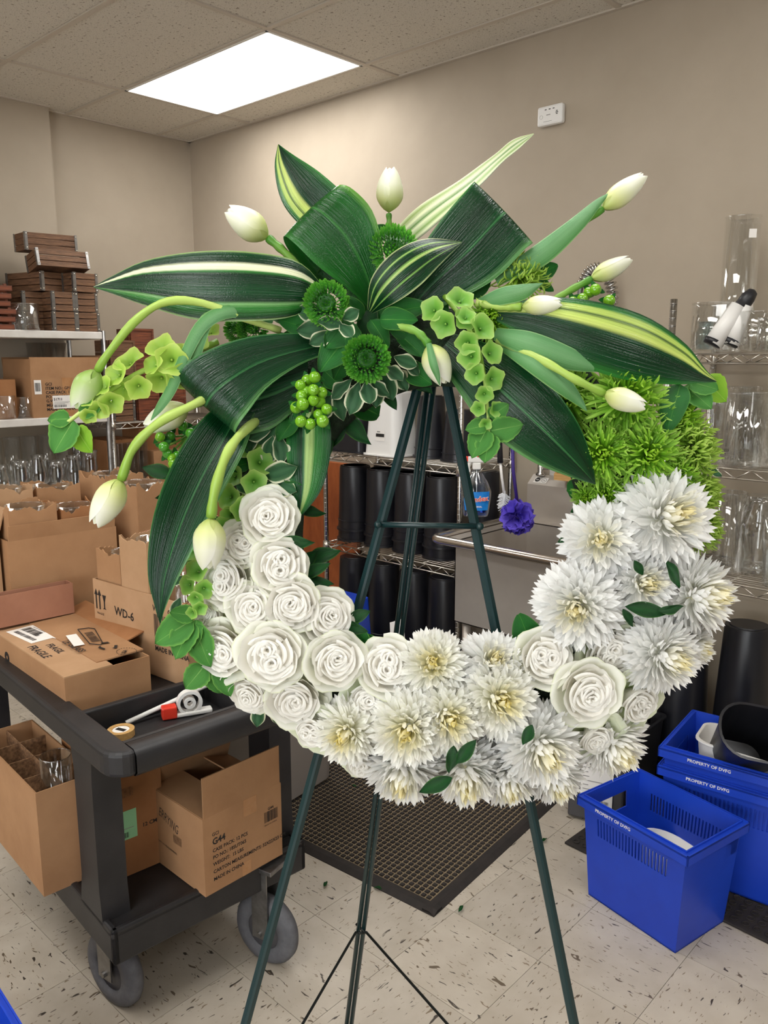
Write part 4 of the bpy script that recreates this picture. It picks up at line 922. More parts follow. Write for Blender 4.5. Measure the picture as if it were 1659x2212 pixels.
# ------------------------------------------------------------------ sink
sx0, sx1, sy0, sy1, sz = -2.15, -1.33, 2.60, 3.335, .95
t = thing('stainless_sink', 'stainless steel utility sink with high backsplash against the wall', 'sink', ((sx0+sx1)/2, (sy0+sy1)/2, 0)); L = Matrix.Translation(-t.location)
bx0, bx1, by0, by1, bz = sx0+.075, sx1-.075, sy0+.06, sy1-.13, .585
mb = MB(); e = .004
mb.box(bx0, bx1, by0, by0+e, bz, sz-.01); mb.box(bx0, bx1, by1-e, by1, bz, sz-.01); mb.box(bx0, bx0+e, by0, by1, bz, sz-.01); mb.box(bx1-e, bx1, by0, by1, bz, sz-.01); mb.box(bx0, bx1, by0, by1, bz, bz+e)
mb.build('basin', M['steel'], t, L)
mb = MB(); mb.box(sx0+.02, bx0+e, sy0+.02, sy1, sz-.014, sz-.008); mb.box(bx1-e, sx1-.02, sy0+.02, sy1, sz-.014, sz-.008); mb.box(bx0, bx1, sy0+.02, by0+e, sz-.014, sz-.008); mb.box(bx0, bx1, by1-e, sy1, sz-.014, sz-.008)
mb.build('deck', M['steel'], t, L)
def arc(cx, cy, r, a0, a1, n=6): return [(cx+r*cos(a0+(a1-a0)*i/n), cy+r*sin(a0+(a1-a0)*i/n), sz-.004) for i in range(n+1)]
rimp = [(sx0, sy1-.01, sz-.004)]+arc(sx0+.04, sy0+.04, .04, pi, 1.5*pi)+arc(sx1-.04, sy0+.04, .04, 1.5*pi, 2*pi)+[(sx1, sy1-.01, sz-.004)]
MB().tube(rimp, .019, 10).build('rolled_rim', M['steel_bright'], t, L, smooth=True)
mb = MB(); mb.add([(sx0+.03, sy1-.07, sz-.01), (sx0+.03, sy1-.07, 1.11), (sx0+.03, sy1-.02, 1.15), (sx0+.03, sy1, 1.15), (sx0+.03, sy1, sz-.01), (sx1-.03, sy1-.07, sz-.01), (sx1-.03, sy1-.07, 1.11), (sx1-.03, sy1-.02, 1.15), (sx1-.03, sy1, 1.15), (sx1-.03, sy1, sz-.01)],
    [(0,1,2,3,4),(9,8,7,6,5),(0,5,6,1),(1,6,7,2),(2,7,8,3),(3,8,9,4)])
mb.build('backsplash', M['steel'], t, L)
for x in (bx0+.04, bx1-.04):
    for y in (by0+.04, by1-.04):
        o = MB().tube([(x, y, .06), (x, y, bz)], .02, 12).build('leg', M['steel'], t, L, smooth=True); MB().lathe([(.012, 0), (.022, .01), (.018, .06), (.02, .07)], 12, T(x, y, 0)).build('foot', M['dark_grey_plastic'], o, smooth=True)
MB().lathe([(.045, bz+e+.001), (.04, bz+e+.004), (.02, bz+e+.002), (0, bz+e+.002)], 16, T((bx0+bx1)/2, (by0+by1)/2, 0)).build('drain', M['steel_bright'], t, L, smooth=True)
MB().tube([((bx0+bx1)/2, (by0+by1)/2, .2), ((bx0+bx1)/2, (by0+by1)/2, bz)], .025, 12).build('drain_pipe', M['dark_grey_plastic'], t, L, smooth=True)
# certification stickers on the sloping top
sl = L @ T(sx0+.055, sy1-.068, 1.1125) @ RX(atan2(.04, .05))
for k in range(2):
    card(t, sl @ T(.036*k, .008, .0008), .034, .036, name='sticker')
    MB().lathe([(.013, .0016), (.013, .002), (0, .002)], 20, sl @ T(.017+.036*k, .026, 0)).build('sticker_disc', M['black_print'], t) if k == 0 else MB().lathe([(.013, .0016), (.013, .002), (.0115, .002), (.0115, .0016)], 20, sl @ T(.017+.036*k, .026, 0), close=True).build('sticker_ring', M['black_print'], t)
text(t, 'NSF', .009, sl @ T(.017, .0228, .0023), 'paper', align='CENTER', bold=.03); text(t, 'UL', .009, sl @ T(.053, .0228, .0023), 'black_print', align='CENTER', bold=.03)
# taps
t = thing('gooseneck_faucet', 'small chrome gooseneck tap at the left of the backsplash', 'faucet', (-2.07, 3.295, 1.15))
MB().lathe([(.022, 0), (.022, .01), (.014, .016), (.014, .05), (.010, .055)], 14).build('tap_base', M['chrome'], t, smooth=True)
MB().tube([(0, 0, .05), (.004, 0, .11), (.03, -.01, .15), (.07, -.03, .15), (.09, -.05, .11)], .0095, 10).build('spout', M['chrome'], t, smooth=True)
MB().box(.012, .05, -.006, .006, .03, .045, b=.004).build('lever', M['chrome'], t)
t = thing('pre_rinse_sprayer', 'chrome pre-rinse spray hose with coiled spring above the sink', 'faucet', (-1.70, 3.25, .98))
MB().lathe([(.03, 0), (.03, .03), (.02, .05), (.02, .09)], 14, T(0, .01, .06)).build('tap_body', M['chrome'], t, smooth=True)
MB().tube([(.02, -.05, .13), (-.06, -.07, .13)], .012, 8).build('valve', M['chrome'], t, smooth=True)
MB().tube([(-.06, -.07, .13), (-.11, -.075, .135)], [.012, .016], 10).build('blue_handle', M['blue_plastic'], t, smooth=True)
MB().tube([(0, 0, .12), (0, 0, .9)], .011, 10).build('riser', M['chrome'], t, smooth=True)
arcp = crom([(-.02, 0, .90), (-.02, -.01, 1.00), (-.055, -.03, 1.075), (-.10, -.05, 1.075), (-.135, -.065, 1.01)], 60)
hel = []
for i in range(340):
    f = i/339*59; k = min(58, int(f)); a = V3(arcp[k]).lerp(V3(arcp[k+1]), f-k); tg = (V3(arcp[k+1])-V3(arcp[k])).normalized(); u = tg.cross(V3((.55, -.8, .1))).normalized(); v = tg.cross(u); an = i*2*pi/17
    hel.append(a+(u*cos(an)+v*sin(an))*.021)
MB().tube(hel, .0052, 6).build('spring', M['chrome'], t, smooth=True)
MB().tube(arcp[20:]+[(-.14, -.07, .93), (-.14, -.07, .7)], .012, 8).build('hose', M['galvanised'], t, smooth=True)
# tray with sponge
t = thing('wooden_tray', 'small pale wooden tray on the sink backsplash', 'tray', (-1.83, 3.27, 1.151))
mb = MB(); mb.box(-.11, .11, -.055, .055, 0, .008)
mb.build('tray_base', M['pale_wood'], t)
for (a, b, c, d) in ((-.115, .115, -.06, -.052), (-.115, .115, .052, .06), (-.115, -.107, -.052, .052), (.107, .115, -.052, .052)): MB().box(a, b, c, d, 0, .045 if b-a < .1 else .03).build('tray_side', M['pale_wood'], t)
o = MB().box(-.055, .055, -.035, .035, 0, .028, b=.008).build('sponge', M['yellow'], None, T(-1.85, 3.27, 1.161) @ RZ(.2)); tag(o, 'yellow sponge lying in the wooden tray on the sink', 'sponge')
# ------------------------------------------------------------------ cleaning things hanging by the rack
t = thing('spray_bottle', 'blue glass-cleaner spray bottle with white and red trigger hanging by the rack', 'spray bottle', (-2.105, 2.84, 1.015), YAW)
def oval(pr, S=(1, .55, 1)): return MB().lathe(pr, 24, Matrix.Diagonal((*S, 1)))
oval([(0, 0), (.052, 0), (.056, .01), (.066, .085), (.066, .11), (.05, .15), (.024, .19), (.016, .205), (.016, .215)]).build('bottle', M['spray_plastic'], t, smooth=True)
oval([(0, .003), (.050, .003), (.0535, .012), (.062, .08), (0, .081)]).build('cleaner_liquid', M['blue_liquid'], t, smooth=True)
lab = MB(); rows = []
for i in range(9):
    a = -pi/2-.95+1.9*i/8; rows.append([(.0605*cos(a), .0605*sin(a)*.56-.0006, .030), (.0665*cos(a), .0665*sin(a)*.56-.0006, .078), (.0672*cos(a), .0672*sin(a)*.56-.0006, .112)])
lab.grid(rows).build('front_label', plain('label_blue', srgb(24,110,206), .35, c2=srgb(40,150,226), scale=18), t, smooth=True)
text(t, 'Windex', .030, facey(0, -.0395, .070) @ RZ(.12), 'paper', align='CENTER', bold=.06); text(t, 'Windex', .030, facey(0, -.0405, .070) @ RZ(.12), 'red_plastic', align='CENTER', bold=.015)
text(t, 'ORIGINAL', .010, facey(0, -.0385, .044), 'paper', align='CENTER', bold=.02)
MB().box(-.018, .018, -.012, .012, .205, .235, b=.005).build('collar', M['white_plastic'], t)
mb = MB().box(-.04, .03, -.011, .011, .235, .262, b=.006); mb.tube([(-.03, 0, .24), (-.035, 0, .215), (-.03, 0, .195)], [.008, .007, .005], 8); mb.build('trigger_head', M['white_plastic'], t)
MB().box(-.052, -.036, -.010, .010, .24, .262, b=.004).build('nozzle', M['red_plastic'], t); MB().box(.0, .045, -.012, .012, .258, .272, b=.004).build('top_cap', M['red_plastic'], t)
MB().tube([(0, 0, .21), (.004, 0, .01)], .002, 5).build('dip_tube', M['white_plastic'], t)
t = thing('bottle_brush', 'white bristle dish brush with black grip hanging beside the sink', 'brush', (-1.965, 2.85, 1.06), YAW)
MB().tube([(-.02, 0, .20), (-.028, 0, .36)], [.013, .010], 10).build('grip', M['black_plastic'], t, smooth=True)
MB().tube([(0, 0, .07), (-.012, 0, .14), (-.02, 0, .205)], .006, 8).build('handle', M['white_plastic'], t, smooth=True)
mb = MB(); r = random.Random(3)
for i in range(130):
    z = r.uniform(.0, .075); a = r.uniform(0, 2*pi); l = .03*(.7+.3*sin(z*40)); mb.tube([(0, 0, z), (l*cos(a), l*.6*sin(a), z-.012)], .0012, 3)
mb.tube([(0, 0, -.002), (0, 0, .08)], .006, 6); mb.build('bristle_head', M['bristle'], t)
t = thing('mesh_scrubber', 'purple mesh puff on a purple stick beside the sink', 'scrubber', (-1.90, 2.86, 1.035), YAW); t.scale = (1.25,)*3
MB().tube([(.0, 0, .03), (-.02, 0, .16), (-.032, 0, .36)], .006, 8).build('stick', M['purple'], t, smooth=True)
mb = MB()
for i in range(26):
    a = r.uniform(0, 2*pi); b = r.uniform(-1.3, 1.3); d = V3((cos(a)*cos(b), sin(a)*cos(b), sin(b))); u = d.orthogonal().normalized(); v = d.cross(u); rows = []; ph = r.uniform(0, 6)
    for k in range(13):
        an = 2*pi*k/12; dd = (u*cos(an)+v*sin(an)); rows.append([d*.012+dd*.006, d*.035+dd*(.018+.005*sin(an*3+ph)), d*(.050+.006*sin(an*4+ph))+dd*(.030+.007*sin(an*5+ph))])
    mb.grid(rows)
mb.build('mesh_puff', M['purple_net'], t, smooth=True)
t = MB().box(-.02, .02, -.006, 0, -.055, .055, b=.003).build('cover_plate', M['white_shelf'], None, T(-2.03+.0, WALL_Y, 1.17)); tag(t, 'ivory cover plate on the wall beside the sink', 'wall plate')
# blue tote and white card under the rack
t = thing('blue_tote', 'blue plastic tote standing upside down in front of the wire rack', 'tote', (-2.78, 2.50, 0), .05)
taper_tub(t, 'blue_plastic', .50, .34, .44, .28, .60, M0=T(0,0,.60) @ RX(pi), r=.02)
t = MB().box(-.04, .04, -.06, .06, 0, .002).build('white_card', M['paper'], None, T(-2.455, 2.72, .43) @ RX(1.0) @ RZ(.5)); tag(t, 'crumpled white card sheet beside the blue tote', 'card')
t = MB().box(-.10, .10, -.06, .06, 0, .002).build('white_card', M['paper'], None, T(-2.36, 2.58, .355) @ RX(.15) @ RZ(.5)); tag(t, 'flat white card lying on the open black bucket', 'card')
# ------------------------------------------------------------------ glassware
def prof(kind, r, h, w=.003):
    if kind == 'cyl': o = [(r*.94, 0), (r, .006), (r, h)]
    elif kind == 'taper': o = [(r*.7, 0), (r*.72, .01), (r*.8, h*.4), (r, h)]
    elif kind == 'jar': o = [(r*.8, 0), (r, .02), (r, h*.62), (r*.72, h*.80), (r*.72, h*.92), (r*.78, h)]
    elif kind == 'waist': o = [(r*.95, 0), (r, .012), (r*.8, h*.15), (r*.66, h*.45), (r*.72, h*.75), (r*.95, h)]
    elif kind == 'hurricane': o = [(r*.75, 0), (r*.72, h*.1), (r*.62, h*.25), (r*.95, h*.5), (r*.9, h*.68), (r*.62, h*.9), (r*.70, h)]
    elif kind == 'bowl': o = [(r*.55, 0), (r*.8, .01), (r, h*.5), (r, h)]
    elif kind == 'foot': o = [(r*.8, 0), (r*.82, .01), (r*.35, .03), (r*.5, h*.3), (r*.95, h*.6), (r*.85, h*.8), (r, h)]
    else: o = [(r*.7, 0), (r, h*.15), (r*1.05, h*.5), (r*.8, h*.75), (r*.9, h)]
    inn = [(max(.002, a-w), max(z, .008)) for a, z in reversed(o)]
    return [(0, 0)]+o+inn+[(0, .008)]
GM = {}
def vase(label, x, y, z, kind, r, h, name='glass_vase', cat='vase', group=None, mat='glass', ribs=0, rz=0, lab=None):
    key = (kind, r, h, mat, ribs)
    if key not in GM:
        fr = (lambda a, zz: 1+.035*sin(ribs*a)) if ribs else None
        mb = MB().lathe(prof(kind, r, h), 40 if ribs else 24, None, fr); GM[key] = (mb.mesh('glass', M[mat], True), MB().lathe([(r*1.0, 0), (r*1.03, .002), (r*1.0, .005), (r*.96, .003)], 24, None, None, True).mesh('lip', M[mat], True), prof(kind, r, h)[1:])
    me, lip, p = GM[key]; t = thing(name, label, cat, (x, y, z), rz, group); meshobj('glass_body', me, t)
    rim = [q for q in p if abs(q[1]-h) < 1e-6][0][0]
    meshobj('lip', lip, t, T(0, 0, h-.003) @ Matrix.Diagonal((rim/r, rim/r, 1, 1)))
    return t
# right rack
G = 'glassware on the right wire rack'
v = vase('tall clear glass cylinder vase on the top right shelf', -1.165, 3.15, 1.714, 'cyl', .062, .48, group=G); card(v, RZ(.7) @ facey(.0, -.063, .40), .026, .03, 'paper', 'price_sticker')
vase('wide clear glass jar on the top right shelf beside the post', -1.17, 2.98, 1.714, 'cyl', .085, .17, 'glass_jar', 'jar', G)
vase('small bluish glass bottle inside the front of the wide jar', -1.20, 2.965, 1.724, 'jar', .035, .095, 'glass_bottle', 'bottle', G, 'glass_blue')
vase('ribbed glass bowl on the top right shelf', -1.02, 3.0, 1.714, 'bowl', .085, .135, 'ribbed_bowl', 'bowl', G, ribs=28)
vase('small clear glass votive in front of the ribbed bowl', -.965, 2.93, 1.714, 'cyl', .045, .11, 'glass_votive', 'votive', G)
t = thing('lint_roller', 'white tube tool with black rounded end leaning on the top right shelf', 'tool', (-1.10, 2.935, 1.745), YAW, None)
ax = [(-.055, 0, .0), (.02, 0, .10), (.05, 0, .15)]
for k, dx in enumerate((-.03, .03)):
    MB().tube([(dx*1.0-.03, 0, 0), (.03+dx*.4, 0, .13)], [.032, .026], 14, T(.0, 0, -.005)).build('tube_shell', M['white_plastic'], t, smooth=True)
    MB().tube([(dx*1.0-.034, 0, -.006), (dx-.026, 0, .01)], [.030, .0325], 14).build('dark_opening', M['black_plastic'], t, smooth=True)
MB().tube([(.028, 0, .12), (.05, 0, .152), (.066, 0, .172), (.07, 0, .178)], [.024, .025, .017, .004], 14).build('black_tip', M['black_plastic'], t, smooth=True)
for i, (x, y, k, r, h, rb) in enumerate(((-1.165, 2.99, 'waist', .055, .27, 12), (-1.03, 2.965, 'cyl', .072, .255, 9), (-.895, 2.955, 'taper', .06, .235, 14), (-1.11, 3.15, 'cyl', .06, .27, 10), (-.97, 3.15, 'taper', .062, .28, 8), (-1.22, 3.2, 'waist', .05, .25, 0))):
    vase(['fluted glass vase at the left end of the middle right shelf', 'cut-glass cylinder vase at the middle of the right rack', 'tapered cut-glass vase at the frame edge on the middle right shelf', 'tall ribbed vase in the back row of the middle right shelf', 'tall tapered vase in the back row near the frame edge', 'plain waisted vase at the back left of the middle right shelf'][i], x, y, 1.319, k, r, h, group=G, ribs=rb)
for i, (x, y, k, r, h, rb) in enumerate(((-1.09, 3.04, 'cyl', .055, .30, 0), (-1.0, 3.09, 'hurricane', .075, .29, 0), (-.885, 2.955, 'taper', .062, .245, 16), (-1.08, 3.2, 'taper', .05, .25, 0), (-.8, 3.14, 'cyl', .06, .27, 0))):
    vase(['slim clear cylinder vase at the left of the lower right shelf', 'curvy hurricane glass on the lower right shelf', 'fluted glass vase at the front of the lower right shelf', 'small tapered vase at the back of the lower right shelf', 'clear cylinder at the right end of the lower right shelf'][i], x, y, .91, k, r, h, group=G, ribs=rb)
# ------------------------------------------------------------------ left shelving unit (white boards)
LX0, LX1, LY0, LY1 = -4.80, -4.35, .7, 2.345
t = thing('white_shelving_unit', 'shelving unit with white boards and metal posts along the left wall', 'shelving', ((LX0+LX1)/2, (LY0+LY1)/2, 0)); L = Matrix.Translation(-t.location)
for z in (1.838, 1.378, .93, .40): MB().box(LX0, LX1, LY0, LY1, z-.04, z, b=.004).build('shelf_board', M['white_shelf'], t, L)
for (x, y) in ((LX0+.02, LY0), (LX1-.02, LY0), (LX0+.02, LY1+.014), (LX1-.02, LY1+.014)): MB().tube([(x, y, 0), (x, y, 1.845)], .014, 10).build('post', M['galvanised'], t, L, smooth=True)
# ------------------------------------------------------------------ wooden planter crates with metal corner straps
def crate_proto(w, d, h, label, n=3, mat='crack_wood', strap=True, gap=.0035):
    """w along local Y (front seen from +X), d along -X"""
    t = thing('wooden_crate', label, 'crate'); ph = h/n; th = .009
    pl = MB().box(-d/2, d/2, -th/2, th/2, 0, ph-gap, b=.0015).mesh('plank', M[mat]); pw = MB().box(-th/2, th/2, -w/2+th, w/2-th, 0, ph-gap, b=.0015).mesh('plank', M[mat])
    for i in range(n):
        for s in (-1, 1):
            meshobj('plank', pl, t, T(0, s*(w/2-th/2), i*ph)); meshobj('plank', pw, t, T(s*(d/2-th/2), 0, i*ph))
    MB().box(-d/2+th, d/2-th, -w/2+th, w/2-th, .002, .010).build('bottom', M[mat], t)
    if strap:
        sm = MB(); sm.box(-.0012, .0012, -.008, .008, .001, h-.001)
        sm.cm = 1
        for zz in (.012, h-.012): sm.lathe([(.0035, 0), (.0035, .002), (0, .0035)], 8, T(.001, 0, zz) @ RY(pi/2))
        me = sm.mesh('corner_strap', [M['galvanised'], M['screw']])
        for s in (-1, 1): meshobj('corner_strap', me, t, T(d/2+.0012, s*(w/2-.0075), 0)); 
        for s in (-1, 1): meshobj('corner_strap', me, t, T(s*(d/2-.0075), -w/2-.0012, 0) @ RZ(-pi/2))
    return t
pa = crate_proto(.145, .29, .104, 'x'); pb = crate_proto(.33, .15, .095, 'x')
G = 'dark wooden planter crates with metal straps'
def put(proto, first, label, x, y, z, rz=0, rx=0, ry=0):
    o = proto if first else dup(proto)
    o.location = (x, y, z); o.rotation_euler = (rx, ry, rz); o['label'] = label; o['group'] = G; return o
put(pa, 1, 'wooden crate at the shelf edge, lower of the middle pair', -4.505, 2.145, 1.839)
for (lb, x, y, z, rz) in (('wooden crate on top of the lower middle crate', -4.507, 2.145, 1.944, .02), ('wooden crate at the right shelf end, bottom of its stack', -4.505, 2.268, 1.839, 0), ('wooden crate at the right shelf end, second of its stack', -4.508, 2.266, 1.944, -.02),
    ('wooden crate at the right shelf end, top of its stack', -4.50, 2.262, 2.049, .05), ('wooden crate set back above the middle pair', -4.58, 2.09, 2.049, .25), ('wooden crate at the back behind the glass jar, bottom of its stack', -4.62, 2.035, 1.839, .0), ('wooden crate at the back behind the glass jar, second of its stack', -4.62, 2.035, 1.944, .03)):
    put(pa, 0, lb, x, y, z, rz)
put(pb, 1, 'long wooden crate tipped forward near the top of the pile', -4.44, 2.165, 2.158, -.05, 0, -.22).scale = (1, .86, 1)
put(pb, 0, 'long wooden crate at the very top of the pile', -4.54, 2.15, 2.262, -.04, .02)
# slatted reddish planters at the left frame edge
def planter(label, x, y, z, w, h, n, mat='reddish_wood', rz=0, tap=.85, gap=.012):
    t = thing('slatted_planter', label, 'planter', (x, y, z), rz, 'reddish slatted planters'); ph = h/n
    for i in range(n):
        s = tap+(1-tap)*(i+.5)/n; a = w*s/2
        for (M_, q) in ((T(a, 0, i*ph), 0), (T(-a, 0, i*ph), 0), (T(0, a, i*ph), 1), (T(0, -a, i*ph), 1)):
            MB().box(-.004 if not q else -a, .004 if not q else a, -a if not q else -.004, a if not q else .004, 0, ph-gap, b=.0015).build('slat', M[mat], t, M_)
    for sx in (-1, 1):
        for sy in (-1, 1): MB().box(-.007, .007, -.007, .007, 0, h-.002).build('corner_post', M[mat], t, T(sx*(w*tap/2-.012), sy*(w*tap/2-.012), 0))
    MB().box(-w*tap/2, w*tap/2, -w*tap/2, w*tap/2, .002, .008).build('bottom', M[mat], t)
    return t
planter('reddish slatted planter at the left frame edge, lower one', -4.46, 1.78, 1.839, .20, .115, 3); planter('reddish slatted planter at the left frame edge, upper one', -4.46, 1.775, 1.956, .19, .115, 3)
planter('dark slatted planter far back at the left frame edge', -4.66, 1.79, 2.073, .17, .24, 5, 'crack_wood'); planter('dark slatted planter behind the reddish ones', -4.66, 1.79, 1.839, .17, .23, 5, 'crack_wood')
vase('clear glass jar on the top white shelf beside the crates', -4.41, 1.945, 1.839, 'cyl', .072, .135, 'glass_jar', 'jar')
# ------------------------------------------------------------------ planters on the corner rack
def cube_box(label, x, y, z, w, h, mat='reddish_wood', n=3, rz=0):
    t = thing('wooden_box', label, 'box', (x, y, z), rz, 'wooden planter boxes on the corner rack'); ph = h/n
    for i in range(n):
        for s in (-1, 1):
            MB().box(s*w/2-.006, s*w/2+.006, -w/2, w/2, i*ph, (i+1)*ph-.0015, b=.001).build('board', M[mat], t); MB().box(-w/2+.006, w/2-.006, s*w/2-.006, s*w/2+.006, i*ph, (i+1)*ph-.0015, b=.001).build('board', M[mat], t)
    for s in (-1, 1):
        MB().box(w/2+.006, w/2+.011, s*(w/2-.005)-.006, s*(w/2-.005)+.006, 0, h).build('edge_trim', M[mat], t)
    for zz in (.006, h-.006): MB().box(w/2+.006, w/2+.010, -w/2+.011, w/2-.011, zz-.006, zz+.006).build('edge_trim', M[mat], t)
    MB().box(-w/2+.006, w/2-.006, -w/2+.006, w/2-.006, .002, .010).build('bottom', M[mat], t); return t
zz = 1.327
for (lb, x, y, z, w, h, m) in (('red-brown wooden box on the corner rack, lower front one', -4.50, 2.66, zz, .14, .14, 'reddish_wood'), ('red-brown wooden box stacked above the lower front one', -4.50, 2.66, zz+.142, .14, .14, 'reddish_wood'), ('dark brown wooden box high on the corner rack', -4.52, 2.51, zz+.27, .16, .20, 'crack_wood'), ('red-brown wooden box topmost on the corner rack', -4.55, 2.665, zz+.40, .15, .14, 'reddish_wood'),
    ('red-brown wooden box right of the front stack', -4.50, 2.84, zz, .15, .13, 'reddish_wood'), ('red-brown wooden box on the right pair of the corner rack', -4.50, 2.84, zz+.132, .15, .13, 'reddish_wood'), ('red-brown wooden box in the middle of the corner rack pile', -4.55, 2.665, zz+.284, .13, .114, 'reddish_wood'), ('small red-brown wooden box under the top one at the right', -4.54, 2.82, zz+.264, .13, .12, 'reddish_wood')):
    cube_box(lb, x, y, z, w, h, m)
put(pa, 0, 'strapped wooden crate on the corner rack, lower one', -4.56, 2.49, zz); put(pa, 0, 'strapped wooden crate on the corner rack, upper one', -4.56, 2.49, zz+.105); put(pa, 0, 'strapped wooden crate at the back of the corner rack', -4.68, 2.47, zz+.21)
# ------------------------------------------------------------------ cardboard boxes
def box(label, x, y, z, w, d, h, rz=0, mat='card', flaps=(), cells=None, open_=True, name='cardboard_box', group=None, th=.004):
    """w along local X, d along local Y; flaps: (side, length, angle out from vertical)"""
    t = thing(name, label, 'box', (x, y, z), rz, group)
    MB().box(-w/2, w/2, -d/2, d/2, 0, th).build('bottom', M[mat], t)
    for nm, a in (('panel', (-w/2, w/2, -d/2, -d/2+th)), ('panel', (-w/2, w/2, d/2-th, d/2)), ('panel', (-w/2, -w/2+th, -d/2+th, d/2-th)), ('panel', (w/2-th, w/2, -d/2+th, d/2-th))):
        mb = MB().box(*a, th, h); o = mb.build(nm, M[mat], t)
    if not open_:
        MB().box(-w/2, w/2, -d/2, -.002, h, h+th).build('top_flap', M[mat], t); MB().box(-w/2, w/2, .002, d/2, h, h+th).build('top_flap', M[mat], t)
    for (s, l, ang) in flaps:
        if s in 'xX':
            sg = 1 if s == 'x' else -1; mm = T(sg*(w/2-th/2), 0, h) @ RY(sg*ang); mb = MB().box(-th/2, th/2, -d/2+.004, d/2-.004, 0, l)
        else:
            sg = 1 if s == 'y' else -1; mm = T(0, sg*(d/2-th/2), h) @ RX(-sg*ang); mb = MB().box(-w/2+.004, w/2-.004, -th/2, th/2, 0, l)
        mb.build('flap', M[mat], t, mm)
    if cells:
        nx, ny, ch = cells
        for i in range(1, nx): xx = -w/2+w*i/nx; MB().box(xx-.0015, xx+.0015, -d/2+th, d/2-th, th, ch).build('divider', M['card_edge'], t)
        for i in range(1, ny): yy = -d/2+d*i/ny; MB().box(-w/2+th, w/2-th, yy-.0015, yy+.0015, th, ch).build('divider', M['card_edge'], t)
    return t
def sleeve(label, x, y, z, w, h, rz=0, mat='card', seed=1, torn=.014):
    """square cardboard sleeve with a torn ragged top"""
    t = thing('cardboard_sleeve', label, 'box', (x, y, z), rz, 'torn cardboard sleeves round glass vases'); r = random.Random(seed)
    for k in range(4):
        n = 18; sl = r.uniform(-.12, .12); dip = r.uniform(.2, .8); top = [(-w/2+w*i/n, h+sl*(w*i/n-w/2)+r.uniform(-torn, torn)*.28*(1 if 0 < i < n else .2)-torn*1.2*max(0, 1-abs(i/n-dip)*5)) for i in range(n+1)]; poly = [(-w/2, 0), (w/2, 0)]+list(reversed(top))
        mb = MB().prism(poly, -.0018, .0018, RZ(k*pi/2) @ T(0, -w/2, 0) @ RX(pi/2)); mb.build('panel', M[mat], t)
    return t
# box on the middle white shelf
t = box('open cardboard carton with printed sticker on the middle white shelf', -4.53, 2.125, 1.379, .35, .40, .21, 0, 'card', (('x', .11, -.08), ('y', .12, .1), ('Y', .10, -.05), ('X', .11, .1)))
fx = .1755
MB().box(.175, .1756, -.03, .03, .0, .21).build('tape', M['tape'], t)
for i, s in enumerate(('GCI', 'ITEM NO.: GP10C', 'CASE PACK: 12', 'PO NO.: 18SUT', 'G.W.: 14 LBS', 'MEAS.: 45X35', 'MADE IN CHINA')): text(t, s, .022, facex(fx+.0004, -.125, .17-i*.0225), bold=.02)
card(t, facex(fx+.0012, -.09, .045), .155, .07); text(t, '51711', .02, facex(fx+.002, -.085, .088), bold=.03); barcode(t, facex(fx+.002, -.083, .052), .07, .013, 5)
for k in range(3): card(t, facex(fx+.002, -.083, .080-k*.006), .10-.02*k, .002, 'grey_print', 'printed_line')
card(t, facex(fx+.0012, -.185, .125), .038, .075); barcode(t, facex(fx+.002, -.182, .14), .03, .045, 8)
box('closed brown carton behind the printed one on the middle white shelf', -4.58, 1.72, 1.379, .32, .30, .20, 0, 'card_brown', (), None, False)
for i, (x, y, k, r, h) in enumerate(((-4.40, 1.80, 'cyl', .05, .12), (-4.41, 1.905, 'cyl', .045, .11), (-4.40, 1.70, 'cyl', .05, .15))):
    vase(['low square-shouldered glass at the left of the printed carton', 'small clear glass right beside the printed carton', 'clear glass cylinder at the far left of the middle white shelf'][i], x, y, 1.379, k, r, h, group='glasses left of the printed carton')
for i, y in enumerate((2.12, 2.20, 2.28)): vase(('left', 'middle', 'right')[i]+' clear vase behind the flaps of the printed carton', -4.73, y, 1.379, 'taper', .04, .40, group='vases behind the printed carton')
# vases under the middle white shelf
ON = ['first', 'second', 'third', 'fourth', 'fifth', 'sixth', 'seventh']
G = 'clear glass vases crowded under the middle white shelf'
for i in range(7): vase('tall glass vase, '+ON[i]+' from left in the back row under the middle white shelf', -4.60, 1.70+i*.097, .931, 'cyl' if i % 2 else 'taper', .046, .33, group=G)
for i in range(6): vase('rounded glass vase, '+ON[i]+' from left in the front row under the middle white shelf', -4.43, 1.76+i*.10, .931, 'foot' if i % 2 else 'hurricane', .048, .20+.02*(i % 3), group=G)
# boxes on the corner rack's lower shelves
for (lb, x, y, z, w, d, h, m) in (('brown carton at the back of the corner rack, left', -4.66, 2.52, .907, .28, .20, .30, 'card_brown'), ('brown carton at the middle of the corner rack', -4.60, 2.82, .907, .30, .26, .22, 'card'), ('brown carton behind on the corner rack, upper right', -4.64, 2.80, 1.131, .2, .30, .15, 'card_brown'), ('brown carton at the right end of the corner rack', -4.62, 3.12, .907, .3, .26, .30, 'card_brown'),
    ('long brown carton on the lowest corner rack shelf', -4.62, 2.62, .457, .36, .36, .36, 'card'), ('square brown carton on the lowest corner rack shelf at right', -4.62, 3.05, .457, .36, .34, .38, 'card_brown')):
    box(lb, x, y, z, w, d, h, 0, m, (), None, False)
for k, y in enumerate((2.475, 2.545, 2.61)):
    t = thing('acrylic_vase', 'clear square acrylic vase on the corner rack, '+('left', 'middle', 'right')[k]+' of three', 'vase', (-4.46, y, .907), 0, 'square acrylic vases on the corner rack')
    taper_tub(t, 'acrylic', .062, .062, .058, .058, .29, lip=False, r=.004)
CS, CZ = .9645, .060  # cart and its load scaled about the camera; they look unchanged from there
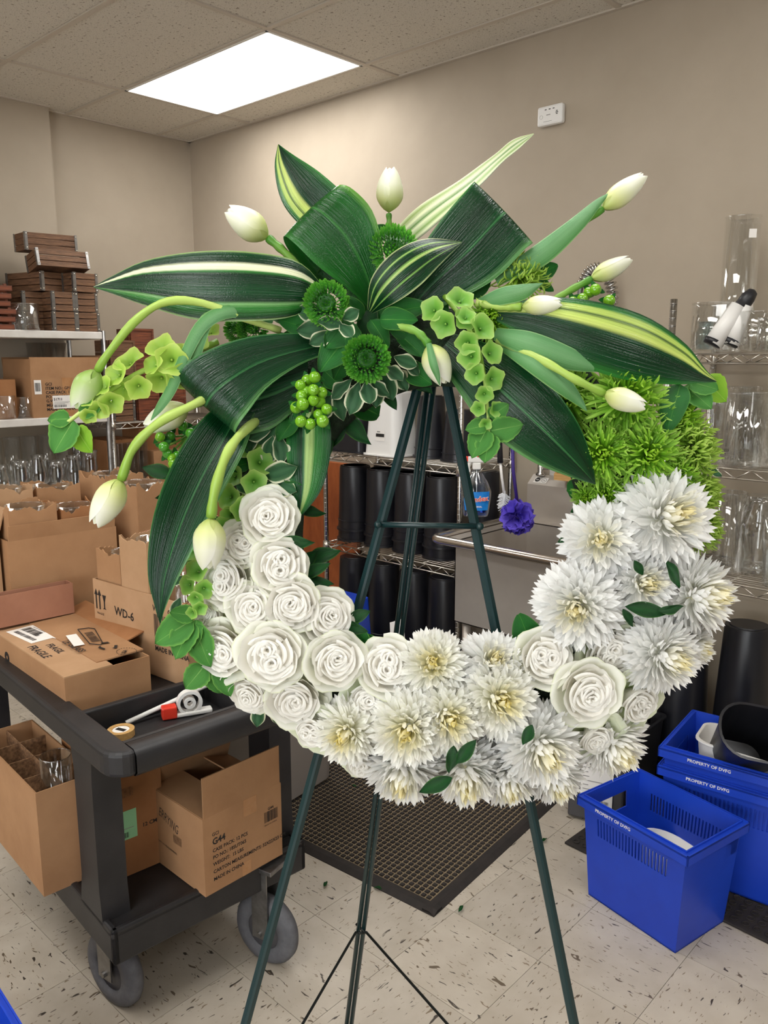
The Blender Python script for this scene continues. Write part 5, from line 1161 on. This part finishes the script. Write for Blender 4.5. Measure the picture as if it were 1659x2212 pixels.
# ------------------------------------------------------------------ utility cart
CRZ = radians(-4.5)
cart = thing('utility_cart', 'black plastic two-shelf utility cart loaded with cardboard boxes', 'cart', (-1.73, .86, 0), CRZ)
CSM = T(0, 0, CZ) @ Matrix.Scale(CS, 4)
CM = 'cart_black'; CLN, CW = 1.02, .60
mb = MB(); mb.box(-CLN, .0, 0, CW, .262, .278, b=.004); mb.box(-CLN, 0, 0, .02, .187, .285, b=.006); mb.box(-CLN, 0, CW-.02, CW, .187, .285, b=.006); mb.box(-.02, 0, .0, CW, .187, .285, b=.006); mb.box(-CLN, -CLN+.02, 0, CW, .187, .285, b=.006)
mb.build('lower_deck', M[CM], cart)
for (x0, y0) in ((-.175, 0), (-.175, CW-.075), (-CLN, 0), (-CLN, CW-.075)):
    mb = MB(); mb.add([(x0+a, y0+b, z) for z, e in ((.27, .018), (.36, .0), (.66, .0), (.75, .018)) for a, b in ((-e, 0), (.11+e*.5, 0), (.11+e*.5, .075), (-e, .075))], [(0,3,2,1),(12,13,14,15)]+[(i*4+k, i*4+(k+1)%4, (i+1)*4+(k+1)%4, (i+1)*4+k) for i in range(3) for k in range(4)])
    mb.build('post', M[CM], cart)
MB().box(-CLN, -.19, .0, CW, .742, .757, b=.003).build('upper_tray', M[CM], cart)
pn = [(-CLN, -.02), (.045, -.02)]+[(.045+.062*sin(k*pi/12), .042-.062*cos(k*pi/12)) for k in range(1, 6)]+[(.107, .045), (-CLN, .045)]
mb = MB(); mb.prism(pn, .735, .80); o = mb.build('side_rail', M[CM], cart)
mb = MB(); mb.prism([(x, CW-y) for x, y in reversed(pn)], .735, .80); o2 = mb.build('side_rail', M[CM], cart)
for q in (o, o2):
    bv = q.modifiers.new('bevel', 'BEVEL'); bv.width = .012; bv.segments = 3; bv.limit_method = 'ANGLE'
MB().box(-CLN, -CLN+.035, .03, CW-.03, .735, .80, b=.01).build('end_rail', M[CM], cart)
mb = MB(); rows = []
for k in range(13):
    a = k*2*pi/12; rows.append([(.077+.034*max(-.85, min(1, 1.25*cos(a))), yy, .766+.034*max(-1, min(1, 1.25*sin(a)))) for yy in (.04, .2, .4, CW-.04)])
mb.grid(rows); mb.has = False; mb.build('push_handle', M[CM], cart, smooth=True)
mb = MB(); mb.box(-.20, -.178, .03, CW-.03, .735, .798, b=.004); mb.box(.038, .05, .04, CW-.04, .725, .798); mb.box(-.18, .05, .385, .40, .725, .797); mb.box(-.18, .045, .40, CW-.04, .785, .797); mb.box(-.19, .05, .02, .40, .722, .735)
mb.build('tool_well', M[CM], cart)
for (x, y, a) in ((-.02, .47, .3), (-.17, .07, .2), (-CLN+.1, CW-.12, .2), (-CLN+.1, .12, .4)):
    c = meshobj('caster', MB().box(-.05, .05, -.04, .04, .248, .262, b=.002).mesh('caster_plate', M['galvanised']), cart, T(x, y, 0) @ RZ(a))
    mb = MB(); mb.box(-.028, .028, -.034, -.030, .03, .25); mb.box(-.028, .028, .030, .034, .03, .25); mb.tube([(0, -.042, .046), (0, .042, .046)], .008, 8); mb.build('fork', M['galvanised'], c)
    W = T(0, 0, .0461) @ RX(pi/2) @ Matrix.Scale(.942, 4)
    MB().lathe([(.06, -.024), (.088, -.026), (.106, -.02), (.115, -.008), (.115, .008), (.106, .02), (.088, .026), (.06, .024)], 36, W, lambda an, z: 1+(.006*sin(an*36) if abs(z) > .012 else 0), True).build('tyre', M['rubber'], c, smooth=True)
    MB().lathe([(0, -.02), (.03, -.022), (.055, -.012), (.064, -.022), (.064, .022), (.055, .012), (.03, .022), (0, .02)], 24, W).build('hub', M['dark_grey_plastic'], c, smooth=True)
# ------------------------------------------------------------------ boxes on top
def P2(x, y): return (-1.73+x*cos(CRZ)-y*sin(CRZ), .86+x*sin(CRZ)+y*cos(CRZ))
TZ = .759
t = box('flat closed carton with torn white labels on the cart top', -2.275, 1.048, TZ, .56, .245, .105, radians(-3), 'card', (), None, True)
zt = .105
MB().box(-.28, .28, -.1225, .012, zt, zt+.004).build('top_flap', M['card_pale'], t, T(0, 0, .0))
MB().box(-.28, .20, -.07, .07, 0, .004).build('top_flap', M['card'], t, T(.04, .055, zt+.004) @ RX(.02)); MB().box(-.22, .20, -.07, .0, 0, .004).build('raised_flap', M['card_brown'], t, T(-.06, .122, zt+.008) @ RX(-2.85) @ RZ(.0))
q = zt+.0105
for i, (s, x, y, sz) in enumerate((('FRAGILE', -.02, -.105, .034), ('FRAGIL', .0, -.06, .030), ('LE GLASS', .02, -.02, .030))): text(t, s, sz, facez(x, y, zt+.0046) if y < -.02 else facez(x, y, q), bold=.02)
card(t, facez(-.20, -.10, zt+.005, .1), .16, .10); card(t, facez(-.10, -.04, zt+.006, .35), .12, .05, name='torn_label'); card(t, facez(-.02, .01, q+.001, -.2), .11, .03, name='torn_label')
barcode(t, facez(-.19, -.06, zt+.0058, .1), .10, .03, 9); barcode(t, facez(-.18, -.085, zt+.0058, .1), .12, .014, 10)
for k in range(3): card(t, facez(-.185, .0-.012*k, zt+.0057, .1), .08, .003, 'grey_print', 'printed_line')
mb = MB(); pic = [(-.05, .06), (.10, .03), (.13, .05), (.12, .06), (-.02, .10), (-.04, .09)]
mb.tube([(x, y, q+.0015) for x, y in pic+pic[:1]], .0015, 4); mb.build('printed_outline', M['black_print'], t); barcode(t, facez(-.01, .062, q, -.2), .10, .024, 12)
mb = MB(); 
for k in range(3): mb.add([V3((.018*cos(a)*1.5, .018*sin(a), 0)) for a in (k*2.09, k*2.09+.5, k*2.09+1.2)]+[V3((.026*cos(k*2.09+1.2)*1.5, .026*sin(k*2.09+1.2), 0)), V3((.027*cos(k*2.09+.4)*1.5, .027*sin(k*2.09+.4), 0))], [(0,1,2,3,4)])
mb.build('recycling_mark', M['black_print'], t, facez(.15, .06, q+.001)); text(t, 'USA', .018, facez(.235, .075, q+.001, 2.4), bold=.03, align='CENTER')
rg = MB(); 
for k in range(22): a = k*2*pi/22; rg.box(-.002, .002, -.0012, .0012, 0, .0004, T(.032*cos(a), .026*sin(a), 0) @ RZ(a+pi/2))
rg.build('printed_ring', M['black_print'], t, facez(.232, .078, q+.001))
MB().lathe([(.018, 0), (.018, .0006), (.006, .0006), (.006, 0)], 14, facey(.14-.28, -.1228, .05), close=True).build('printed_globe', M['black_print'], t)
# printed carton behind with glass vases in sleeves
wd = box('open carton printed WD-6 with tall cardboard sleeves on the cart top', -2.165, 1.378, TZ, .46, .32, .25, radians(5), 'card_pale')
text(wd, 'WD-6', .038, facey(-.12, -.1606, .155) @ RZ(-.05), bold=.02); text(wd, 'WD    C0408', .024, facey(.075, -.1606, .205) @ RZ(-.02), bold=.02); barcode(wd, facey(.078, -.1606, .125), .10, .07, 21); text(wd, '7 321618 20410', .011, facey(.078, -.1606, .108)); text(wd, 'MADE IN CHINA', .021, facey(.078, -.1606, .083), bold=.03)
for k in range(2):
    mb = MB(); mb.box(-.003, .003, 0, .05, 0, .0004); mb.add([(-.010, .045, 0), (.010, .045, 0), (0, .065, 0)], [(0,1,2)]); mb.build('this_way_up_arrow', M['black_print'], wd, facey(-.215+.018*k, -.1606, .155))
mb = MB(); mb.add([(-.010, .03, 0), (.010, .03, 0), (.003, .008, 0), (.003, -.012, 0), (.010, -.016, 0), (-.010, -.016, 0), (-.003, -.012, 0), (-.003, .008, 0)], [(0,1,2,7),(2,3,6,7),(3,4,5,6)]); mb.build('fragile_glass_mark', M['black_print'], wd, facey(-.172, -.1606, .175)); text(wd, 'FRAGILE', .010, facey(-.215, -.1606, .138))
card(wd, facex(.2306, -.02, .02), .05, .02, 'black_print', 'printed_patch')
ch = radians(5)
def inw(x, y, z=0): return (-2.165+x*cos(ch)-y*sin(ch), 1.378+x*sin(ch)+y*cos(ch), TZ+.005+z)
for i, (x, y, w, h, mt) in enumerate(((-.155, -.085, .125, .34, 'card'), (-.015, -.085, .135, .40, 'card_pale'), (.145, -.08, .14, .24, 'card'), (-.15, .07, .125, .37, 'card_red'), (.0, .075, .13, .43, 'card_pale'), (.15, .075, .13, .33, 'card'))):
    X, Y_, Z_ = inw(x, y); sleeve(['torn sleeve at the front left of the WD-6 carton', 'tall torn sleeve at the front middle of the WD-6 carton', 'short torn sleeve at the front right of the WD-6 carton', 'reddish torn sleeve at the back left of the WD-6 carton', 'tallest torn sleeve at the back of the WD-6 carton', 'torn sleeve at the back right of the WD-6 carton'][i], X, Y_, Z_, w, h, ch, mt, i+3)
    vase('clear glass vase in the '+('front left', 'front middle', '', 'back left', 'back middle', 'back right')[i]+' sleeve of the WD-6 carton' if i != 2 else 'beaded glass vase standing in the short sleeve of the WD-6 carton', X, Y_, Z_, 'cyl', .048, h-.008 if i != 2 else .30, group='glass vases in cardboard sleeves', ribs=30 if i == 2 else 0)
# battered carton behind on the left with sleeves
bkx, bky = -2.77, 1.22
bk = box('battered open carton with glass vases in sleeves at the back of the cart', bkx, bky, TZ, .40, .36, .365, radians(-4), 'card', (('x', .05, .15),))
for i, (x, y, w, h, mt) in enumerate(((.11, -.10, .15, .46, 'card'), (.11, .07, .15, .44, 'card_brown'), (-.06, -.10, .15, .50, 'card_pale'), (-.06, .07, .15, .49, 'card'))):
    sleeve(['torn sleeve at the front left of the battered carton', 'torn sleeve at the front right of the battered carton', 'torn sleeve at the back left of the battered carton', 'torn sleeve at the back right of the battered carton'][i], bkx+x, bky+y, TZ+.005, w, h, -.05, mt, i+20, .016)
    vase('wide clear glass vase in the '+('front left', 'front right', 'back left', 'back right')[i]+' torn sleeve of the battered carton', bkx+x, bky+y, TZ+.005, 'cyl', .066, h-.004, group='glass vases in cardboard sleeves')
for i, (x, y, h) in enumerate(((-2.78, 1.50, .52), (-2.62, 1.53, .50))):
    sleeve(['torn sleeve standing loose beside the battered carton, left', 'torn sleeve standing loose beside the battered carton, right'][i], x, y, TZ, .16, h, .1, 'card', i+31, .02)
    vase('wide clear glass vase in the '+('left', 'right')[i]+' loose torn sleeve at the cart back', x, y, TZ+.002, 'cyl', .068, h-.004, group='glass vases in cardboard sleeves')
box('worn carton with frayed corner at the left frame edge on the cart', -2.80, .95, TZ, .34, .15, .37, radians(-2), 'card_pale', (('x', .06, -.3), ('y', .10, .3)))
box('low reddish carton flap between the flat carton and the battered one', -2.52, 1.065, TZ+.118, .05, .24, .10, radians(-4), 'card_red')
# ------------------------------------------------------------------ boxes on the lower deck
DZ = .280
t = box('open carton printed G44 with raised front flap on the lower cart deck', -1.805, 1.235, DZ, .25, .265, .225, radians(0), 'card', (('x', .115, .0), ('y', .10, -1.25), ('X', .10, -.35), ('Y', .10, -1.45)))
fx = .1256
for s, sz, y, z, b in (('GCI', .014, -.105, .165, .02), ('G44', .026, -.105, .140, .03), ('CASE PACK: 12 PCS', .0145, -.105, .118, .02), ('PO NO.: 18SUT065', .0145, -.105, .098, .02), ('WEIGHT:  15 LBS', .0145, -.105, .078, .02), ('CARTON MEASUREMENTS: 32X22X23 CM', .0145, -.105, .056, .02), ('MADE IN CHINA', .0145, -.105, .034, .02)):
    text(t, s, sz, facex(fx, y, z), bold=b, sx=.93)
barcode(t, facex(fx, .07, .125), .048, .032, 31); text(t, 'G44', .012, facex(fx, .083, .160), bold=.02); text(t, 'MADE IN CHINA', .006, facex(fx, .07, .115))
MB().box(.125, .1254, .0, .045, .175, .225).build('tape', M['tape'], t); MB().box(.125, .1254, -.01, .02, .0, .04).build('tape', M['tape'], t)
text(t, 'ERRYING', .040, facey(-.09, -.1332, .155) @ RZ(-.25), bold=-.005, sx=.6); text(t, 'CARTON MEASUREMENTS', .008, facey(-.10, -.1332, .07) @ RZ(-.05)); barcode(t, facey(-.02, -.1332, .10), .04, .025, 33, 'card_edge')
t = box('tall open carton with green label on the lower cart deck', -2.075, 1.06, DZ, .33, .155, .33, radians(-6), 'card_brown', (('y', .05, -.1),), (3, 2, .30))
card(t, facex(.1656, -.075, .11), .075, .085, 'green_label', 'green_label')
for s, sz, y, z in (('G-4', .012, -.07, .182), ('33', .017, -.07, .165), ('VN3', .012, -.07, .150)): text(t, s, sz, facex(.1664, y, z), bold=.03)
barcode(t, facex(.1664, -.07, .116), .045, .016, 41); card(t, facex(.1664, -.07, .142), .06, .0015, 'grey_print', 'printed_line'); text(t, '12 CM', .016, facex(.1658, .015, .13), bold=.02); barcode(t, facex(.1658, -.05, .235), .045, .028, 44, 'card_edge')
t = box('open divided carton with a beaded vase at the front left of the lower deck', -2.22, .905, DZ, .46, .16, .30, radians(-4), 'card', (), (4, 2, .29))
vase('beaded cut-glass vase standing out of the divided carton', -2.055, .895, DZ+.12, 'cyl', .04, .235, group='cut-glass vases on the lower deck', ribs=30)
# ------------------------------------------------------------------ things in the tool well
def W2(x, y, z): a, b = P2(x, y); return (a, b, z)
t = MB().tube([(-.160, .14, .745), (-.135, .50, .812)], .006, 10).build('white_rod', M['white_plastic'], None, CSM @ T(-1.73, .86, 0) @ RZ(CRZ), smooth=True); tag(t, 'thin white rod lying in the cart tool well', 'rod')
t = thing('tape_roll', 'roll of clear tape lying at the near end of the cart tool well', 'tape', W2(-.115, .105, .737), .3)
MB().lathe([(.022, 0), (.034, 0), (.034, .018), (.022, .018)], 28, close=True).build('tape_wound', M['pale_wood'], t, smooth=False); MB().lathe([(.0, .002), (.0215, .002), (.0215, .016), (0, .016)], 24).build('core', M['paper'], t); MB().box(-.014, .014, -.006, .006, .0162, .0168).build('printed_band', M['black_print'], t)
t = thing('tape_dispenser', 'clear tape dispenser with red end in the cart tool well', 'tape dispenser', W2(-.11, .30, .737), 1.15)
MB().lathe([(.026, -.011), (.034, -.011), (.034, .011), (.026, .011)], 26, T(.0, 0, .036) @ RX(pi/2), close=True).build('roll', M['white_plastic'], t); MB().box(-.05, .06, -.014, .014, 0, .012, b=.004).build('base', M['white_plastic'], t); MB().box(-.075, -.035, -.016, .016, .0, .034, b=.004).build('red_end', M['red_plastic'], t); MB().lathe([(.008, -.012), (.016, -.012), (.016, .012), (.008, .012)], 20, T(0, 0, .036) @ RX(pi/2), close=True).build('hub', M['white_plastic'], t)
t = MB().box(-.03, .03, -.025, .025, 0, .006, b=.002).build('yellow_packet', M['yellow'], None, CSM @ T(*W2(-.08, .44, .799)) @ RZ(.3)); tag(t, 'small yellow packet on the far end of the cart top', 'packet')

CS, CZ = 1.0, 0.0
# ------------------------------------------------------------------ floor mats
MRZ = radians(5)
mt = thing('rubber_mat', 'large dark ribbed rubber mat on the floor under the easel', 'mat', (-1.42, 1.745, 0), MRZ)
mw, md = 1.55, .92
mb = MB(); mb.prism([(-.02, .02), (-.02, md-.02), (-mw+.02, md-.02), (-mw+.02, .02)], .0005, .006); mb.build('mat_base', M['mat_rib'], mt)
mb = MB()
def edge(a, b, nrm):
    a = V3(a); b = V3(b); n = V3(nrm); mb.add([a, b, b+n*.045, a+n*.045, a+V3((0,0,.003)), b+V3((0,0,.003)), b+n*.02+V3((0,0,.013)), a+n*.02+V3((0,0,.013)), b+n*.045+V3((0,0,.011)), a+n*.045+V3((0,0,.011))], [(0,1,5,4),(4,5,6,7),(7,6,8,9),(9,8,2,3)])
edge((-mw, 0, 0), (0, 0, 0), (0, 1, 0)); edge((0, 0, 0), (0, md, 0), (-1, 0, 0)); edge((0, md, 0), (-mw, md, 0), (0, -1, 0)); edge((-mw, md, 0), (-mw, 0, 0), (1, 0, 0)); mb.build('bevelled_edge', M['mat_rubber'], mt)
mb = MB(); p = .0212; nx = int((mw-.1)/p); ny = int((md-.1)/p)
for i in range(nx):
    for j in range(ny):
        x = -.05-(i+.5)*p; y = .05+(j+.5)*p; a = p*.37; b = p*.28
        mb.add([(x-a, y-a, .005), (x+a, y-a, .005), (x+a, y+a, .005), (x-a, y+a, .005), (x-b, y-b, .0105), (x+b, y-b, .0105), (x+b, y+b, .0105), (x-b, y+b, .0105)], [(4,5,6,7),(0,1,5,4),(1,2,6,5),(2,3,7,6),(3,0,4,7)])
tag(mb.build('raised_studs', M['mat_rubber'], mt), kind='stuff')
m2 = thing('drainage_mat', 'dark rubber drainage mat with round holes under the blue crates', 'mat', (-1.33, 2.36, 0), radians(-3))
MB().box(0, .95, 0, .62, .0005, .009, b=.003).build('mat_base', M['mat_rubber'], m2)
mb = MB()
for i in range(26):
    for j in range(17): mb.lathe([(.0115, .0085), (.013, .012), (.009, .012), (.0085, .0085)], 10, T(.03+i*.035, .03+j*.035, 0), None, True)
tag(mb.build('raised_rings', M['mat_rubber'], m2, smooth=True), kind='stuff')
# ------------------------------------------------------------------ blue crates
def blue_crate(label, x, y, z, sx, sy, h, rz, tap=.87, txt=True):
    t = thing('blue_crate', label, 'crate', (x, y, z), rz, 'blue plastic crates'); th = .004; tp = lambda zz: tap+(1-tap)*zz/h
    def tb(name, prs):
        mb = MB()
        for (a, b, c, d, e, f) in prs:
            vs = [(a*tp(e), c*tp(e), e), (b*tp(e), c*tp(e), e), (b*tp(e), d*tp(e), e), (a*tp(e), d*tp(e), e), (a*tp(f), c*tp(f), f), (b*tp(f), c*tp(f), f), (b*tp(f), d*tp(f), f), (a*tp(f), d*tp(f), f)]
            mb.add(vs, [(0,3,2,1),(4,5,6,7),(0,1,5,4),(1,2,6,5),(2,3,7,6),(3,0,4,7)])
        return mb.build(name, M['blue_plastic'], t)
    X, Y = sx/2-.014, sy/2-.014; z1, z2 = h*.66, h*.83
    tb('base', [(-X, X, -Y, Y, 0, .005)])
    for s in (-1, 1):
        c, d = (s*Y-th, s*Y) if s > 0 else (s*Y, s*Y+th); pr = [(-X, X, c, d, 0, z1), (-X, X, c, d, z2, h)]; n = 22; x0, x1 = -X*.72, X*.72
        pr += [(-X, x0, c, d, z1, z2), (x1, X, c, d, z1, z2)]
        for i in range(n): a = x0+(x1-x0)*i/n; pr.append((a+(x1-x0)/n*.45, a+(x1-x0)/n, c, d, z1, z2))
        tb('slotted_side', pr)
        a, b = (s*X-th, s*X) if s > 0 else (s*X, s*X+th); hw = Y*.5
        tb('handle_end', [(a, b, -Y+th, Y-th, 0, h*.70), (a, b, -Y+th, -hw if s < 0 else Y-th, h*.70, h*.86), (a, b, hw, Y-th, h*.70, h*.86), (a, b, -Y+th, Y-th, h*.86, h)])
    X2, Y2 = sx/2, sy/2; rim = MB(); 
    for (a, b, c, d) in ((-X2, X2, -Y2, -Y2+.004), (-X2, X2, Y2-.004, Y2), (-X2, -X2+.004, -Y2, Y2), (X2-.004, X2, -Y2, Y2)): rim.box(a, b, c, d, h-.036, h-.004)
    for (a, b, c, d) in ((-X2, X2, -Y2, -Y+.001), (-X2, X2, Y-.001, Y2), (-X2, -X+.001, -Y, Y), (X-.001, X2, -Y, Y)): rim.box(a, b, c, d, h-.012, h-.006)
    rim.build('rim', M['blue_plastic'], t)
    if txt: text(t, 'PROPERTY OF DVFG', .0145, facey(-.06, -Y2-.0006, h-.026), 'paper', bold=.02, align='CENTER')
    return t
blue_crate('empty-looking blue plastic crate in front of the stack on the right', -.944, 2.25, .001, .40, .30, .345, radians(-12))
blue_crate('blue plastic crate at the bottom of the nested pair on the right', -.835, 2.615, .013, .44, .36, .38, radians(6)); blue_crate('blue plastic crate nested on top of the pair holding the black bin', -.835, 2.615, .077, .44, .36, .38, radians(6))
q = atz(150, 2215, .34); blue_crate('blue crate corner in the dark at the bottom left frame edge', q.x-.155, q.y-.21, .001, .40, .30, .345, radians(-4), txt=False)
def basin(label, x, y, z, a, b, h, rx=0, ry=0, rz=0, mat='white_plastic', r=.06):
    t = thing('wash_basin', label, 'basin', M=T(x, y, z) @ RZ(rz) @ RY(ry) @ RX(rx)); taper_tub(t, mat, a, b, a*.8, b*.8, h, r=r, rim=.006); return t
basin('white plastic basin lying inside the front blue crate', -.92, 2.25, .10, .20, .17, .12, -.3, .1, radians(-12), r=.09)
basin('white plastic basin inside the back blue crate beneath the black bin', -.83, 2.60, .30, .30, .24, .16, -.12, .08, .2)
t = thing('oval_bin', 'oval black waste bin lying tilted in the back blue crate', 'bin', M=T(-.86, 2.60, .40) @ RZ(.45) @ RX(.75) @ RY(.20)); taper_tub(t, 'bucket_black', .235, .175, .17, .12, .24, r=.085, rim=.005)
# ------------------------------------------------------------------ bins and dark crates
t = thing('grey_waste_bin', 'tall grey rectangular waste bin behind the cart', 'bin', (-2.42, 1.93, .012), radians(6)); taper_tub(t, 'grey_plastic', .42, .40, .36, .34, .60, r=.05, rim=.008)
mb = MB(); mb.box(-.19, .19, -.18, .18, .575, .585); mb.build('bin_liner', M['black_plastic'], t)
def slat_crate(label, x, y, z, a, b, h, rz, mat='black_plastic', n=5):
    t = thing('slatted_crate', label, 'crate', (x, y, z), rz)
    MB().box(-a/2, a/2, -b/2, b/2, 0, .006).build('base', M[mat], t)
    for i in range(n):
        z0 = i*h/n
        for s in (-1, 1): MB().box(-a/2, a/2, s*b/2-.004, s*b/2+.004, z0, z0+h/n*.6, b=.001).build('slat', M[mat], t); MB().box(s*a/2-.004, s*a/2+.004, -b/2, b/2, z0, z0+h/n*.6, b=.001).build('slat', M[mat], t)
    for sx in (-1, 1):
        for sy in (-1, 1): MB().box(sx*a/2-.012, sx*a/2+.012, sy*b/2-.012, sy*b/2+.012, 0, h).build('corner', M[mat], t)
    return t
slat_crate('black slatted plastic crate behind the cart', -2.87, 1.62, .012, .40, .32, .42, .1); slat_crate('second black slatted crate stacked on the one behind the cart', -2.87, 1.62, .435, .40, .32, .30, .12)
t = thing('black_tote', 'low black plastic tote with scraps behind the blue crates', 'tote', (-1.43, 2.80, .01), radians(0)); taper_tub(t, 'black_plastic', .36, .34, .33, .30, .30, r=.03)
for i in range(5):
    o = MB().box(-.05, .05, -.035, .035, 0, .001).build('paper_scrap', M['paper'], None, T(-1.42+.03*i, 2.76+.05*(i % 3), .255+.012*i) @ RZ(i*.8) @ RX(.3*(i % 2))); tag(o, ('lowest', 'second lowest', 'middle', 'second highest', 'topmost')[i]+' crumpled paper scrap in the low black tote', 'paper', 'paper scraps in the tote')
    MB().box(-.09, .09, -.07, .07, -.24-.012*i, -.241-.012*i+.002).build('fold', M['paper'], o) if False else None
t = thing('invoice_sheet', 'printed white order sheet taped to the dark tote behind the front crate', 'paper', (-1.31, 2.54, .0), radians(18))
MB().box(-.058, .058, -.001, .001, .07, .235).build('sheet', M['paper'], t)
for i, (a, w) in enumerate(((-.05, .055), (-.05, .018), (-.05, .022), (-.05, .07), (-.05, .02), (-.05, .06))): card(t, facey(a, -.0015, .222-i*.017), w, .003, 'grey_print', 'printed_line')
barcode(t, facey(-.0, -.0015, .09), .045, .012, 51)
t = MB().box(-.10, .10, -.03, .03, 0, .26, b=.008).build('grey_pedestal', M['dark_grey_plastic'], None, T(-1.325, 2.575, .01) @ RZ(radians(18))); tag(t, 'dark plastic holder behind the order sheet', 'holder')
# petals and leaf litter on the floor
r = random.Random(9)
for i, (x, y) in enumerate(((1170,1822),(825,1925),(1000,1960),(760,1700),(700,1920))):
    P = atz(x, y, .003); o = meshobj('fallen_leaf', small_mesh('ruscus', i % 4), None, Matrix.Translation(P+V3((0, 0, .008))) @ RZ(i*1.7) @ Matrix.Scale(.035, 4)); tag(o, ['pale', 'small', 'tiny', 'curled', 'dark'][i]+' fallen leaf scrap on the floor '+['right of the mat', 'left of the mat corner', 'beside the mat corner', 'on the mat', 'beside the cart wheel'][i], 'leaf')
